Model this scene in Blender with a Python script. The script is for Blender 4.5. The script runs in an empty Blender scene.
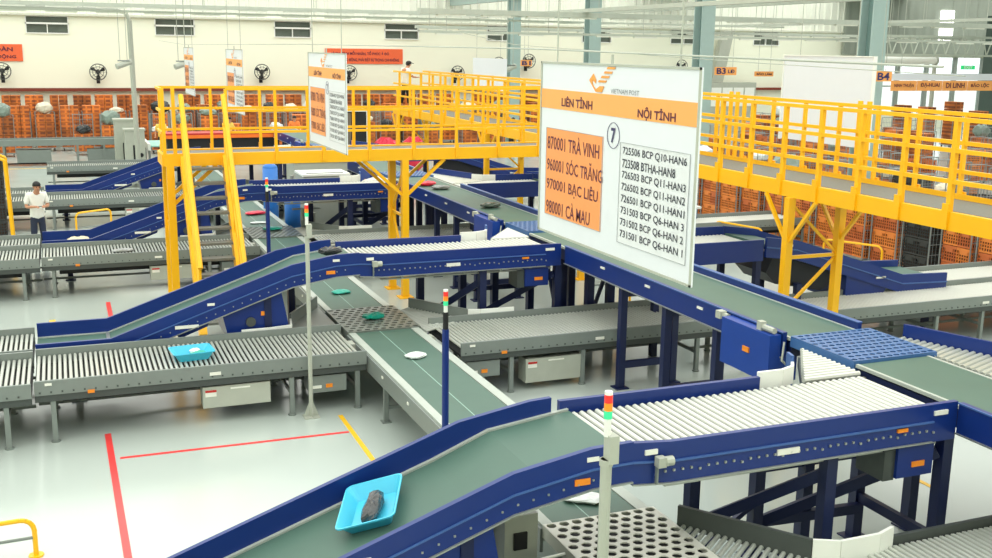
import bpy, math, random
from mathutils import Vector, Matrix
random.seed(11)
S = bpy.context.scene
COL = S.collection
P = 8.2                                   # spacing of the sorting lines along the hall

# ------------------------------------------------------------------ materials
def lin(c):
    return tuple(((v / 255.0) / 12.92 if v / 255.0 <= .04045 else ((v / 255.0 + .055) / 1.055) ** 2.4) for v in c)

MATS = {}
def mat(name, rgb, rough=.5, metal=0., var=.08, scale=6., bump=0., emit=0., spec=.5, alpha=1.):
    if name in MATS: return MATS[name]
    m = bpy.data.materials.new(name); m.use_nodes = True
    nt = m.node_tree; b = nt.nodes['Principled BSDF']
    c = lin(rgb)
    tc = nt.nodes.new('ShaderNodeTexCoord'); nz = nt.nodes.new('ShaderNodeTexNoise')
    nz.inputs['Scale'].default_value = scale; nz.inputs['Detail'].default_value = 3
    nt.links.new(tc.outputs['Object'], nz.inputs['Vector'])
    mx = nt.nodes.new('ShaderNodeMix'); mx.data_type = 'RGBA'
    mx.inputs['A'].default_value = (*[v * (1 - var) for v in c], 1)
    mx.inputs['B'].default_value = (*[min(1, v * (1 + var)) for v in c], 1)
    nt.links.new(nz.outputs['Fac'], mx.inputs['Factor'])
    nt.links.new(mx.outputs['Result'], b.inputs['Base Color'])
    b.inputs['Roughness'].default_value = rough; b.inputs['Metallic'].default_value = metal
    b.inputs['Specular IOR Level'].default_value = spec
    if bump:
        bp = nt.nodes.new('ShaderNodeBump'); bp.inputs['Strength'].default_value = bump; bp.inputs['Distance'].default_value = .01
        nt.links.new(nz.outputs['Fac'], bp.inputs['Height']); nt.links.new(bp.outputs['Normal'], b.inputs['Normal'])
    if emit:
        b.inputs['Emission Color'].default_value = (*c, 1); b.inputs['Emission Strength'].default_value = emit
    if alpha < 1: b.inputs['Alpha'].default_value = alpha
    m.diffuse_color = (*c, 1)
    MATS[name] = m
    return m

BLUE = mat('blue_paint', (12, 44, 118), .36, 0, .07, 3, .0)
BLUE2 = mat('light_blue_paint', (64, 98, 160), .4)
BLUED = mat('blue_leg_paint', (11, 26, 70), .45)
NAVY = mat('black_plastic_cover', (18, 22, 34), .5)
BELT = mat('green_belt', (74, 104, 92), .5, 0, .10, 2.5, .02)
BELTE = mat('belt_edge_strip', (176, 184, 176), .4)
ROLL = mat('white_roller', (206, 208, 200), .35, .0, .03, 4)
ROLLS = mat('steel_roller', (196, 200, 192), .28, .3, .05, 8)
GREY = mat('grey_paint', (128, 136, 132), .42, .1, .06, 5)
GREYD = mat('dark_grey_paint', (70, 76, 74), .5)
GREYL = mat('light_grey_paint', (176, 180, 168), .45)
BLACK = mat('black_rubber', (22, 24, 26), .6)
STEEL = mat('brushed_steel', (172, 176, 170), .3, .6, .08, 20)
STEELD = mat('dark_steel', (84, 90, 88), .35, .5, .15, 12)
YEL = mat('yellow_paint', (255, 188, 14), .38, 0, .06, 3)
GRATE = mat('grating_steel', (118, 120, 112), .6, .2, .25, 40)
WHITE = mat('white_plastic', (238, 240, 234), .45, 0, .02)
LABELW = mat('label_white', (235, 235, 225), .5)
LABELO = mat('label_orange', (240, 140, 30), .5)
LABELR = mat('label_red', (190, 40, 35), .5)
ORANGE = mat('orange_crate_plastic', (226, 132, 58), .5, 0, .12, 3)
ORANGED = mat('deep_orange_crate_plastic', (200, 106, 54), .5, 0, .12, 3)
DARKCR = mat('black_crate_plastic', (52, 54, 54), .5)
CAGE = mat('zinc_wire', (150, 156, 156), .4, .5)
TURQ = mat('turquoise_plastic', (70, 192, 224), .35, 0, .04)
TEALBAG = mat('teal_plastic_bag', (20, 170, 150), .35, 0, .1, 12, .3)
WBAG = mat('white_plastic_bag', (228, 234, 232), .35, 0, .08, 14, .3)
KBAG = mat('black_plastic_bag', (40, 44, 46), .2, 0, .5, 14, .6)
RBAG = mat('red_plastic_bag', (225, 40, 70), .35, 0, .1, 12, .3)
BOARD = mat('white_board', (226, 230, 236), .4, 0, .02)
BAND = mat('orange_band', (248, 170, 92), .5, 0, .02)
OPANEL = mat('orange_panel', (246, 156, 90), .5, 0, .02)
NAVYT = mat('navy_print', (48, 40, 96), .5, 0, .0)
REDT = mat('maroon_print', (96, 26, 52), .5, 0, .0)
BLKT = mat('black_print', (40, 42, 60), .5, 0, .0)
GRYT = mat('grey_print', (120, 124, 130), .5, 0, .0)
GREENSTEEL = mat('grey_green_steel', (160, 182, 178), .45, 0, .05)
REDSIGN = mat('red_orange_banner', (238, 104, 58), .5)
SKIN = mat('skin', (196, 140, 108), .5)
HAIR = mat('black_hair', (22, 20, 20), .6)
LAMPR = mat('red_lamp_glass', (226, 44, 40), .3, emit=.25)
LAMPO = mat('amber_lamp_glass', (250, 140, 30), .3, emit=.25)
LAMPG = mat('green_lamp_glass', (60, 214, 150), .3, emit=.25)
TAPER = mat('red_floor_tape', (236, 66, 66), .35, 0, .1, 10)
TAPEY = mat('yellow_floor_tape', (250, 196, 40), .35, 0, .08, 10)
CONDUIT = mat('galvanised_conduit', (190, 196, 184), .45, .2)
CYLB = mat('blue_tank_paint', (40, 118, 205), .4)

def floor_mat():
    m = mat('epoxy_floor', (184, 194, 188), .14, 0, .035, .6, spec=.7)
    nt = m.node_tree; b = nt.nodes['Principled BSDF']
    nz = nt.nodes.new('ShaderNodeTexNoise'); nz.inputs['Scale'].default_value = .9; nz.inputs['Detail'].default_value = 5
    tc = nt.nodes['Texture Coordinate'] if 'Texture Coordinate' in nt.nodes else nt.nodes.new('ShaderNodeTexCoord')
    nt.links.new(tc.outputs['Object'], nz.inputs['Vector'])
    mr = nt.nodes.new('ShaderNodeMapRange'); mr.inputs['To Min'].default_value = .10; mr.inputs['To Max'].default_value = .24
    nt.links.new(nz.outputs['Fac'], mr.inputs['Value']); nt.links.new(mr.outputs['Result'], b.inputs['Roughness'])
    return m
def ribbed_mat(name, rgb, axis=0, freq=18., depth=.25):
    m = mat(name, rgb, .55, 0, .03)
    nt = m.node_tree; b = nt.nodes['Principled BSDF']
    tc = nt.nodes.new('ShaderNodeTexCoord'); wv = nt.nodes.new('ShaderNodeTexWave')
    wv.bands_direction = 'XYZ'[axis]; wv.inputs['Scale'].default_value = freq / 20.; wv.inputs['Distortion'].default_value = 0
    nt.links.new(tc.outputs['Object'], wv.inputs['Vector'])
    bp = nt.nodes.new('ShaderNodeBump'); bp.inputs['Strength'].default_value = depth; bp.inputs['Distance'].default_value = .1
    nt.links.new(wv.outputs['Fac'], bp.inputs['Height']); nt.links.new(bp.outputs['Normal'], b.inputs['Normal'])
    return m

# ------------------------------------------------------------------ helpers
def off_of(p):
    v = Vector((0, 0, 0))
    while p is not None:
        v += p.location; p = p.parent
    return v

def link(o, parent=None):
    COL.objects.link(o)
    if parent is not None: o.parent = parent
    return o

class MB:
    def __init__(s): s.v = []; s.f = []
    def q(s, vs, fs):
        n = len(s.v); s.v += [tuple(p) for p in vs]; s.f += [tuple(i + n for i in f) for f in fs]; return s
    def box(s, x0, x1, y0, y1, z0, z1):
        return s.q([(x0, y0, z0), (x1, y0, z0), (x1, y1, z0), (x0, y1, z0), (x0, y0, z1), (x1, y0, z1), (x1, y1, z1), (x0, y1, z1)],
                   [(3, 2, 1, 0), (4, 5, 6, 7), (0, 1, 5, 4), (1, 2, 6, 5), (2, 3, 7, 6), (3, 0, 4, 7)])
    def beam(s, p, q, w, h=None):
        p, q = Vector(p), Vector(q); d = (q - p).normalized(); h = h or w
        up = Vector((0, 0, 1)) if abs(d.z) < .95 else Vector((0, 1, 0))
        a = d.cross(up).normalized() * w / 2; b = a.cross(d).normalized() * h / 2
        vs = [p - a - b, p + a - b, p + a + b, p - a + b, q - a - b, q + a - b, q + a + b, q - a + b]
        return s.q(vs, [(0, 1, 2, 3), (7, 6, 5, 4), (0, 4, 5, 1), (1, 5, 6, 2), (2, 6, 7, 3), (3, 7, 4, 0)])
    def cyl(s, p, q, r, n=8, r2=None):
        p, q = Vector(p), Vector(q); d = (q - p).normalized(); r2 = r if r2 is None else r2
        up = Vector((0, 0, 1)) if abs(d.z) < .95 else Vector((0, 1, 0))
        a = d.cross(up).normalized(); b = a.cross(d).normalized()
        vs = []
        for c, rr in ((p, r), (q, r2)):
            for i in range(n):
                t = 2 * math.pi * i / n; vs.append(c + (a * math.cos(t) + b * math.sin(t)) * rr)
        fs = [(i, (i + 1) % n, n + (i + 1) % n, n + i) for i in range(n)] + [tuple(range(n))[::-1], tuple(range(n, 2 * n))]
        return s.q(vs, fs)
    def tube(s, pts, r, n=8):
        for a, b in zip(pts, pts[1:]): s.cyl(a, b, r, n)
        return s
    def sphere(s, c, r, n=10, m=6, sc=(1, 1, 1)):
        vs = [(c[0], c[1], c[2] - r * sc[2])]
        for j in range(1, m):
            t = math.pi * j / m - math.pi / 2
            for i in range(n):
                a = 2 * math.pi * i / n
                vs.append((c[0] + r * sc[0] * math.cos(t) * math.cos(a), c[1] + r * sc[1] * math.cos(t) * math.sin(a), c[2] + r * sc[2] * math.sin(t)))
        vs.append((c[0], c[1], c[2] + r * sc[2]))
        fs = [(0, 1 + (i + 1) % n, 1 + i) for i in range(n)]
        for j in range(m - 2):
            for i in range(n):
                a = 1 + j * n; fs.append((a + i, a + (i + 1) % n, a + n + (i + 1) % n, a + n + i))
        L = len(vs) - 1; a = 1 + (m - 2) * n
        fs += [(a + i, a + (i + 1) % n, L) for i in range(n)]
        return s.q(vs, fs)
    def prism(s, pts, vec):
        vec = Vector(vec); n = len(pts)
        vs = [Vector(p) for p in pts] + [Vector(p) + vec for p in pts]
        return s.q(vs, [tuple(range(n))[::-1], tuple(range(n, 2 * n))] + [(i, (i + 1) % n, n + (i + 1) % n, n + i) for i in range(n)])
    def ribbon(s, pts, lo, hi, a0, a1, axis='X'):
        # a strip following pts = (along, z), from z+lo to z+hi, between a0 and a1 across
        vs = []
        for (u, z) in pts:
            for (a, dz) in ((a0, lo), (a1, lo), (a1, hi), (a0, hi)):
                vs.append((u, a, z + dz) if axis == 'X' else (a, u, z + dz))
        n = len(pts); fs = [(0, 1, 2, 3), tuple(4 * (n - 1) + i for i in (3, 2, 1, 0))]
        for j in range(n - 1):
            for i in range(4):
                fs.append((4 * j + i, 4 * j + 4 + i, 4 * j + 4 + (i + 1) % 4, 4 * j + (i + 1) % 4))
        return s.q(vs, fs)
    def fence(s, pts, z0, z1, t):
        # upright strip along ground points pts
        for a, b in zip(pts, pts[1:]):
            s.beam((a[0], a[1], (z0 + z1) / 2), (b[0], b[1], (z0 + z1) / 2), t, z1 - z0)
        return s
    def holes(s, x0, x1, y0, y1, z, nx, ny, r, th=.012, sx=1., sy=1.):
        dx = (x1 - x0) / nx; dy = (y1 - y0) / ny
        for j in range(ny):
            o = dx / 2 if j % 2 else 0
            yy = y0 + j * dy
            if o:
                s.q([(x0, yy, z), (x0 + o, yy, z), (x0 + o, yy + dy, z), (x0, yy + dy, z)], [(0, 1, 2, 3)])
                s.q([(x1 - dx + o, yy, z), (x1, yy, z), (x1, yy + dy, z), (x1 - dx + o, yy + dy, z)], [(0, 1, 2, 3)])
            for i in range(nx - (1 if o else 0)):
                xx = x0 + o + i * dx; cx = xx + dx / 2; cy = yy + dy / 2
                corner = [(xx + dx, cy), (xx + dx, yy + dy), (cx, yy + dy), (xx, yy + dy), (xx, cy), (xx, yy), (cx, yy), (xx + dx, yy)]
                inner = [(cx + sx * r * math.cos(k * math.pi / 4), cy + sy * r * math.sin(k * math.pi / 4)) for k in range(8)]
                vs = [(a, b, z) for a, b in corner] + [(a, b, z) for a, b in inner] + [(a, b, z - th) for a, b in inner]
                fs = [(k, (k + 1) % 8, 8 + (k + 1) % 8, 8 + k) for k in range(8)]
                fs += [(8 + k, 8 + (k + 1) % 8, 16 + (k + 1) % 8, 16 + k) for k in range(8)]
                s.q(vs, fs)
        return s
    def mesh(s, name, off=(0, 0, 0), smooth=False):
        me = bpy.data.meshes.new(name)
        ox, oy, oz = off
        me.from_pydata([(x - ox, y - oy, z - oz) for x, y, z in s.v], [], s.f); me.update()
        if smooth: me.polygons.foreach_set('use_smooth', [True] * len(me.polygons))
        return me
    def build(s, name, m, parent=None, smooth=False, local=False):
        if parent is None:
            xs = [p[0] for p in s.v]; ys = [p[1] for p in s.v]; zs = [p[2] for p in s.v]
            off = Vector(((min(xs) + max(xs)) / 2, (min(ys) + max(ys)) / 2, min(zs)))
        else:
            off = Vector((0, 0, 0)) if local else off_of(parent)
        me = s.mesh(name, off, smooth); me.materials.append(m)
        o = bpy.data.objects.new(name, me)
        if parent is None and not local: o.location = off
        return link(o, parent)

def build2(name, parts, parent):
    a = MB()
    for mb, m in parts:
        a.q(mb.v, mb.f)
    o = a.build(name, parts[0][1], parent); n = 0
    for k, (mb, m) in enumerate(parts):
        if k: o.data.materials.append(m)
        for i in range(n, n + len(mb.f)): o.data.polygons[i].material_index = k
        n += len(mb.f)
    return o

def tag(o, label, cat, group=None, kind=None):
    if label: o['label'] = label
    if cat: o['category'] = cat
    if group: o['group'] = group
    if kind: o['kind'] = kind
    return o
def thing(name, label, cat, loc, group=None, rz=0):
    o = bpy.data.objects.new(name, None); o.empty_display_size = .2
    o.location = loc; o.rotation_euler = (0, 0, rz); COL.objects.link(o)
    return tag(o, label, cat, group)
def struct(o): o['kind'] = 'structure'; return o
def dup(root, loc, label, rz=None, skip=()):
    r = root.copy(); COL.objects.link(r); r.location = loc; r['label'] = label
    if rz is not None: r.rotation_euler = (0, 0, rz)
    for ch in list(root.children):
        if ch.name.split('.')[0] in skip: continue
        c = ch.copy(); COL.objects.link(c); c.parent = r
        for g in list(ch.children):
            d = g.copy(); COL.objects.link(d); d.parent = c
    return r
def shifted(root, dy, label, dx=0, **k): return dup(root, root.location + Vector((dx, dy, 0)), label, **k)
def inst(name, me, parent, loc, rz=0):
    o = bpy.data.objects.new(name, me); o.location = Vector(loc) - off_of(parent); o.rotation_euler = (0, 0, rz)
    return link(o, parent)

def cylmesh(name, L, r, m, axis='Y', n=10, shaft=.012):
    b = MB(); d = {'Y': (0, 1, 0), 'X': (1, 0, 0)}[axis]; d = Vector(d)
    b.cyl(-d * (L / 2 - .02), d * (L / 2 - .02), r, n); b.cyl(-d * L / 2, d * L / 2, shaft, 6)
    me = b.mesh(name, smooth=False); me.materials.append(m); return me

def text_mesh(s, m, x0, x1, y0, y1, bold=.03):
    cu = bpy.data.curves.new('lettering', 'FONT'); cu.body = s; cu.resolution_u = 2; cu.offset = bold
    o = bpy.data.objects.new('lettering', cu); COL.objects.link(o)
    me = bpy.data.meshes.new_from_object(o.evaluated_get(bpy.context.evaluated_depsgraph_get()))
    COL.objects.unlink(o); bpy.data.objects.remove(o)
    xs = [v.co.x for v in me.vertices]; ys = [v.co.y for v in me.vertices]
    a, b, c, d = min(xs), max(xs), min(ys), max(ys)
    for v in me.vertices:
        v.co.x = x0 + (v.co.x - a) / (b - a) * (x1 - x0); v.co.y = y0 + (v.co.y - c) / (d - c) * (y1 - y0); v.co.z = 0
    me.name = 'lettering'; me.materials.clear(); me.materials.append(m)
    return me
def place_text(s, m, parent, M, x0, x1, y0, y1, name='lettering', bold=.026):
    """M maps sign-plane (u, v, out) to the parent's local space"""
    me = text_mesh(s, m, x0, x1, y0, y1, bold); me.transform(M)
    return link(bpy.data.objects.new(name, me), parent)
ORD = 'first second third fourth fifth sixth seventh eighth ninth tenth eleventh twelfth thirteenth fourteenth fifteenth sixteenth seventeenth eighteenth nineteenth twentieth'.split()
ORD += ['twenty-' + o for o in ORD[:9]] + ['thirtieth'] + ['thirty-' + o for o in ORD[:9]]

# ------------------------------------------------------------------ camera
F = 1070.66
yaw, pit, roll = math.radians(22.126), math.radians(12.161), math.radians(.801)
fw = Vector((math.sin(yaw) * math.cos(pit), math.cos(yaw) * math.cos(pit), -math.sin(pit)))
rt = Vector((math.cos(yaw), -math.sin(yaw), 0)); up = rt.cross(fw)
rt, up = math.cos(roll) * rt + math.sin(roll) * up, -math.sin(roll) * rt + math.cos(roll) * up
cam = bpy.data.objects.new('camera', bpy.data.cameras.new('camera')); COL.objects.link(cam)
cam.data.sensor_width = 36; cam.data.lens = F / 992 * 36; cam.data.clip_end = 400
M = Matrix((rt, up, -fw)).transposed().to_4x4(); M.translation = Vector((0, 0, 4.8)); cam.matrix_world = M
S.camera = cam

# ------------------------------------------------------------------ the hall
FL = floor_mat()
struct(MB().box(-14, 75, -4, 56, -.2, 0).build('floor', FL))
struct(MB().box(-60, 140, 56, 150, -.35, -.05).build('ground', mat('outdoor_concrete', (214, 214, 206), .8, 0, .1, .3)))
WALLM = mat('cream_plaster', (244, 246, 226), .75, 0, .02, .5)
CLAD = ribbed_mat('ribbed_white_cladding', (240, 243, 230), 0, 9., .15)
# back wall with clerestory openings; right of x = 45 it turns into a glazed bay
wins = [(-.6 + 5.8 * i - .9, -.6 + 5.8 * i + .9) for i in range(0, 8)]
wins = [(a + .35, b + .35) for a, b in wins]
wb = MB(); x = -14
for a, b in wins:
    wb.box(x, a, 56, 56.3, 0, 6.1); wb.box(a, b, 56, 56.3, 0, 5.22); wb.box(a, b, 56, 56.3, 5.98, 6.1); x = b
wb.box(x, 46, 56, 56.3, 0, 6.1)
wb.box(46, 75, 56, 56.3, 4.6, 6.1); wb.box(46, 75, 56, 56.3, 0, .9)
struct(wb.build('wall_back', WALLM))
cl = MB()
for i in range(178):
    x0 = -14 + i * .5
    cl.prism([(x0, 55.95, 6.1), (x0 + .05, 55.88, 6.1), (x0 + .13, 55.88, 6.1), (x0 + .18, 55.95, 6.1), (x0 + .5, 55.95, 6.1), (x0 + .5, 56.3, 6.1), (x0, 56.3, 6.1)], (0, 0, 2.9))
struct(cl.build('trim_cladding', CLAD))
struct(MB().box(-14, 75, 55.8, 56, 6.02, 6.12).build('trim_sill', mat('sill_cream', (214, 216, 200), .6)))
struct(MB().box(46, 75, 55.7, 55.86, 4.7, 8.95).build('trim_gable', ribbed_mat('grey_gable_cladding', (150, 158, 146), 0, 9., .5)))
struct(MB().box(53.6, 54.7, 55.62, 55.7, 5.7, 7.6).build('window_21', mat('translucent_sheet', (250, 252, 246), .5, emit=2.5)))
struct(MB().box(-6, 46, 55.7, 55.95, 2.52, 2.66).build('trim_rack_beam', mat('brown_red_beam', (128, 52, 34), .6)))
GLASS = mat('window_glass', (96, 104, 96), .15, 0, .3, 1.5)
for i, (a, b) in enumerate(wins):
    fr = MB().box(a - .05, b + .05, 55.94, 56.0, 5.62, 5.70)
    fr.box(a - .05, a, 55.94, 56.1, 5.2, 6).box(b, b + .05, 55.94, 56.1, 5.2, 6).box(a, b, 55.94, 56.1, 5.18, 5.23).box(a, b, 55.94, 56.1, 5.97, 6.02)
    fr.box((a + b) / 2 - .02, (a + b) / 2 + .02, 55.98, 56.1, 5.2, 5.62)
    w = struct(fr.build('window_%d' % (i + 1), WHITE))
    MB().box(a, b, 56.12, 56.14, 5.2, 6).build('pane', GLASS, w)
# glazed bay at the far right
gl = MB()
for i in range(13):
    x0 = 46 + i * 2.4; gl.box(x0 - .12, x0 + .12, 55.95, 56.2, .9, 4.6)
gl.box(46, 75, 55.98, 56.15, 2.7, 2.78)
wr = struct(gl.build('window_20', mat('mullion_grey', (150, 158, 150), .5)))
gm = mat('clear_glass', (225, 235, 235), .05); gm.node_tree.nodes['Principled BSDF'].inputs['Transmission Weight'].default_value = 1
MB().box(46, 75, 56.08, 56.1, .9, 4.6).build('pane', gm, wr)
struct(MB().box(-14.3, -14, -4, 56.3, 0, 9).build('wall_left', WALLM))
struct(MB().box(75, 75.3, -4, 56.3, 0, 9).build('wall_right', WALLM))
struct(MB().box(-14, 75, -4.3, -4, 0, 9).build('wall_front', WALLM))
ROOF = ribbed_mat('dark_green_roof_sheet', (92, 112, 104), 0, 6., .6)
struct(MB().box(-14.3, 75.3, -4.3, 56.3, 9, 9.15).build('ceiling', ROOF))
# row of steel columns and the rafters they carry
for i, (cx, cy) in enumerate([(20, 47.4), (20, 39.3), (20, 31.2), (20, 23.1)]):
    t = thing('steel_column', 'grey-green steel H column, %s from the left in the row above the walkway' % ORD[i], 'column', (cx, cy, 0), 'steel H columns')
    b = MB().box(cx - .25, cx + .25, cy - .25, cy - .21, 0, 9).box(cx - .25, cx + .25, cy + .21, cy + .25, 0, 9)
    b.build('flange', GREENSTEEL, t)
    MB().box(cx - .02, cx + .02, cy - .21, cy + .21, 0, 9).build('web', mat('shaded_web_steel', (120, 148, 144), .5), t)  # web coloured darker than the flanges to put shade into the recess
    MB().box(cx - .3, cx + .3, cy - .3, cy + .3, 0, .03).build('base_plate', GREENSTEEL, t)
for i, cy in enumerate([51.5, 43.3, 35.1]):
    pass
struct(MB().box(19.85, 20.15, -4, 56, 7.0, 7.35).build('trim_eaves_beam', GREENSTEEL))
TR = mat('roof_truss_paint', (178, 186, 172), .5)
t = thing('roof_truss', 'pale lattice roof truss above the glazed bay at far right', 'truss', (44, 47, 4.65))
b = MB().beam((40.5, 47, 5.75), (56, 47, 5.75), .12).beam((40.5, 47, 4.75), (56, 47, 4.75), .12); b.build('chord', TR, t)
b = MB()
for i in range(20):
    x0 = 40.6 + i * .75; b.beam((x0, 47, 4.75), (x0 + .375, 47, 5.75), .05); b.beam((x0 + .375, 47, 5.75), (x0 + .75, 47, 4.75), .05)
b.build('lattice', TR, t)
t = thing('rolled_shutter', 'white roller shutter drum under the lattice truss at far right', 'shutter', (46, 47.5, 4.2))
MB().cyl((40.3, 47.5, 4.45), (45.6, 47.5, 4.45), .2, 12).build('drum', WHITE, t)
MB().box(40.2, 40.32, 47.4, 47.6, 0, 4.25).build('jamb', GREYL, t); MB().box(45.58, 45.7, 47.4, 47.6, 0, 4.25).build('jamb', GREYL, t)
MB().cyl((40.2, 47.5, 4.45), (40.3, 47.5, 4.45), .26, 12).cyl((45.6, 47.5, 4.45), (45.7, 47.5, 4.45), .26, 12).build('end_cap', GREYL, t)
o = MB().box(49.9, 51.2, 47, 48.2, 0, 7).build('steel_box_column', mat('dark_green_box', (74, 92, 86), .6))
tag(o, 'dark green box column at the right edge beside the rolled shutter', 'column')

# long light trunkings, conduits, drop rods
def trunk(y, z, x0, x1, r, label, hang=True):
    t = thing('light_trunking', label, 'lighting', ((x0 + x1) / 2, y, z), 'light trunkings under the roof')
    MB().box(x0, x1, y - r, y + r, z - r * .7, z + r * .7).build('channel', CONDUIT, t)
    b = MB(); n = int((x1 - x0) / 4)
    for i in range(n + 1):
        xx = x0 + 1 + i * 4
        if xx < x1: b.cyl((xx, y, z), (xx, y, 9), .012, 5)
    b.build('drop_rod', GREYL, t)
    tl = MB().box(-.5, .5, -r * .8, r * .8, -.05, 0).mesh('tube_lamp'); tl.materials.append(mat('tube_lamp_white', (232, 234, 222), .4))
    for i in range(int((x1 - x0) / 1.6)): inst('tube_lamp', tl, t, (x0 + 1.1 + i * 1.6, y, z - r * .7))
trunk(40, 6.07, -12, 19.5, .09, 'pale light trunking, upper of the two crossing the back wall at left')
trunk(40.4, 5.88, -12, 30, .05, 'thin light trunking, lower of the two crossing the back wall at left')
trunk(34, 5.95, 11, 60, .12, 'thick white light trunking crossing in front of the grey-green columns')
trunk(37, 5.35, 12, 60, .06, 'thin white trunking below the thick one behind the columns')
trunk(50, 5.75, 16, 60, .10, 'white trunking low on the cladding edge between the columns')
def trunkY(x, z, y0, y1, r, label):
    t = thing('cable_tray', label, 'cable tray', (x, (y0 + y1) / 2, z), 'cable trays running along the hall')
    MB().box(x - r, x + r, y0, y1, z - r * .5, z + r * .5).build('tray', CONDUIT, t)
    b = MB()
    for i in range(int((y1 - y0) / 3)): b.cyl((x, y0 + 1 + 3 * i, z), (x, y0 + 1 + 3 * i, 9), .012, 5)
    b.build('drop_rod', GREYL, t)
trunkY(17, 6.1, 14, 45, .12, 'pale cable tray rising to the right, nearest the top edge')
trunkY(24, 6.5, 18, 50, .12, 'second pale cable tray rising right behind the big column')
trunkY(30, 6.0, 22, 52, .10, 'third pale cable tray rising right above the blank panel')

# tall lamp standard at the left
t = thing('tall_post', 'tall grey steel post bent over at the top, left of the stairs', 'post', (2.6, 41.5, 0))
MB().cyl((2.6, 41.5, 0), (2.55, 41.5, 5.6), .09, 10).build('upright', GREYL, t)
MB().tube([(2.55, 41.5, 5.6), (2.45, 41.5, 5.85), (2.1, 41.5, 5.95), (-4, 41.5, 6.05)], .07, 8).build('arm', GREYL, t)

# ------------------------------------------------------------------ floor markings
def tape(pts, w, m, n):
    b = MB()
    for (a, c) in zip(pts, pts[1:]): b.beam((a[0], a[1], .003), (c[0], c[1], .003), w, .006)
    struct(b.build('trim_%d' % n, m))
tape([(.30, 13.6), (.37, 5)], .075, TAPER, 1)
tape([(.4, 12.7), (3.15, 12.65)], .05, TAPER, 2)
tape([(3.2, 13.3), (3.17, 10)], .06, TAPEY, 3)
tape([(.62, 21.0), (.62, 19.0)], .08, TAPER, 4)
tape([(-.35, 19.9), (-.35, 18.2)], .10, TAPEY, 5)
tape([(8.9, 12), (8.9, 8.6)], .06, TAPEY, 6)
tape([(-3, 45.2), (1.6, 45.0)], .06, TAPEY, 7)

# ------------------------------------------------------------------ blue infeed lines (left of the main belt)
RY = cylmesh('roller', 1.06, .0235, ROLL, 'Y')
def blue_incline():
    t = thing('inclined_belt_conveyor', '', 'conveyor', (1.7, 7.45, 0), 'blue inclined belt conveyors on the left')
    T = [(-.5, .85), (.45, .85), (2.95, 1.72), (3.6, 1.83), (3.95, 1.84)]
    b = MB()
    for i in range(26):
        x = .6 + i * .125; z = .85 + (x - .45) * .348 if x < 2.95 else 1.72 + (x - 2.95) * .17
        b.box(x, x + .015, 6.83, 6.84, z - .26, z - .245)
    build2('side_rail', [(MB().ribbon(T, -.33, 0, 6.84, 6.89), BLUE), (b, STEEL)], t)
    Tf = T[:-1] + [(3.8, 1.84)]
    MB().ribbon(Tf, -.33, 0, 8.03, 8.08).build('side_rail', BLUE, t)
    TB = [(-.5, .64), (.45, .64), (2.7, 1.42), (3.2, 1.62), (3.95, 1.72)]
    MB().ribbon(TB, -.03, 0, 6.96, 7.98).build('belt', BELT, t)
    MB().ribbon(TB, -.01, .012, 6.89, 6.93).build('belt_edge', BELTE, t); MB().ribbon(TB, -.01, .012, 7.995, 8.03).build('belt_edge', BELTE, t)
    MB().ribbon(T, -.175, -.16, 6.825, 6.84).build('stiffener', BLUE2, t)
    MB().ribbon(T, -.335, -.322, 6.82, 6.84).build('stiffener', STEEL, t)
    MB().ribbon([(-.5, .64), (.45, .64), (2.7, 1.42), (3.2, 1.62), (3.9, 1.70)], -.12, -.04, 6.9, 8.02).build('bed_frame', BLUED, t)
    MB().box(.42, .47, 6.93, 7.99, .635, .655).build('hinge_plate', STEEL, t)
    # drive housing
    mh = MB().prism([(1.95, 6.9, 1.08), (2.8, 6.9, 1.34), (2.92, 6.9, .68), (2.8, 6.9, .56), (2.6, 6.9, .5), (2.05, 6.9, .62)], (0, 1.1, 0)).build('drive_housing', BLUE, t)
    MB().cyl((2.35, 6.86, .92), (2.35, 6.9, .92), .07, 12).build('fan_grille', GREYD, mh)
    MB().box(2.5, 2.64, 6.885, 6.9, 1.0, 1.06).build('warning_label', LABELO, mh)
    MB().prism([(1.3, 6.9, .9), (1.8, 6.9, 1.06), (1.75, 6.9, .9), (1.35, 6.9, .75)], (0, .3, 0)).build('roller_guard', BLUE, t)
    MB().box(1.5, 1.56, 6.84, 6.88, .62, .75).build('bracket', GREYL, t)
    for (x, z) in ((-.3, .76), (1.75, 1.24), (3.55, 1.76)): MB().box(x, x + .1, 6.832, 6.84, z - .03, z + .005).build('label_plate', LABELW, t)
    MB().box(1.3, 1.62, 6.83, 6.84, .91, .955).build('label_plate', LABELW, t)
    MB().box(3.45, 3.58, 6.83, 6.84, 1.55, 1.6).build('warning_label', LABELO, t)
    for x, zt, ys in ((3.15, 1.5, (7.98,)), (2.6, 1.3, (6.93,)), (.0, .5, (6.93, 7.98))):
        for y in ys:
            MB().box(x - .05, x + .05, y - .05, y + .05, 0, zt).box(x - .1, x + .1, y - .1, y + .1, 0, .02).build('leg', BLUED, t)
    MB().box(2.88, 2.98, 7.92, 8.03, 0, 1.4).build('leg', BLUED, t)
    return t
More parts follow.
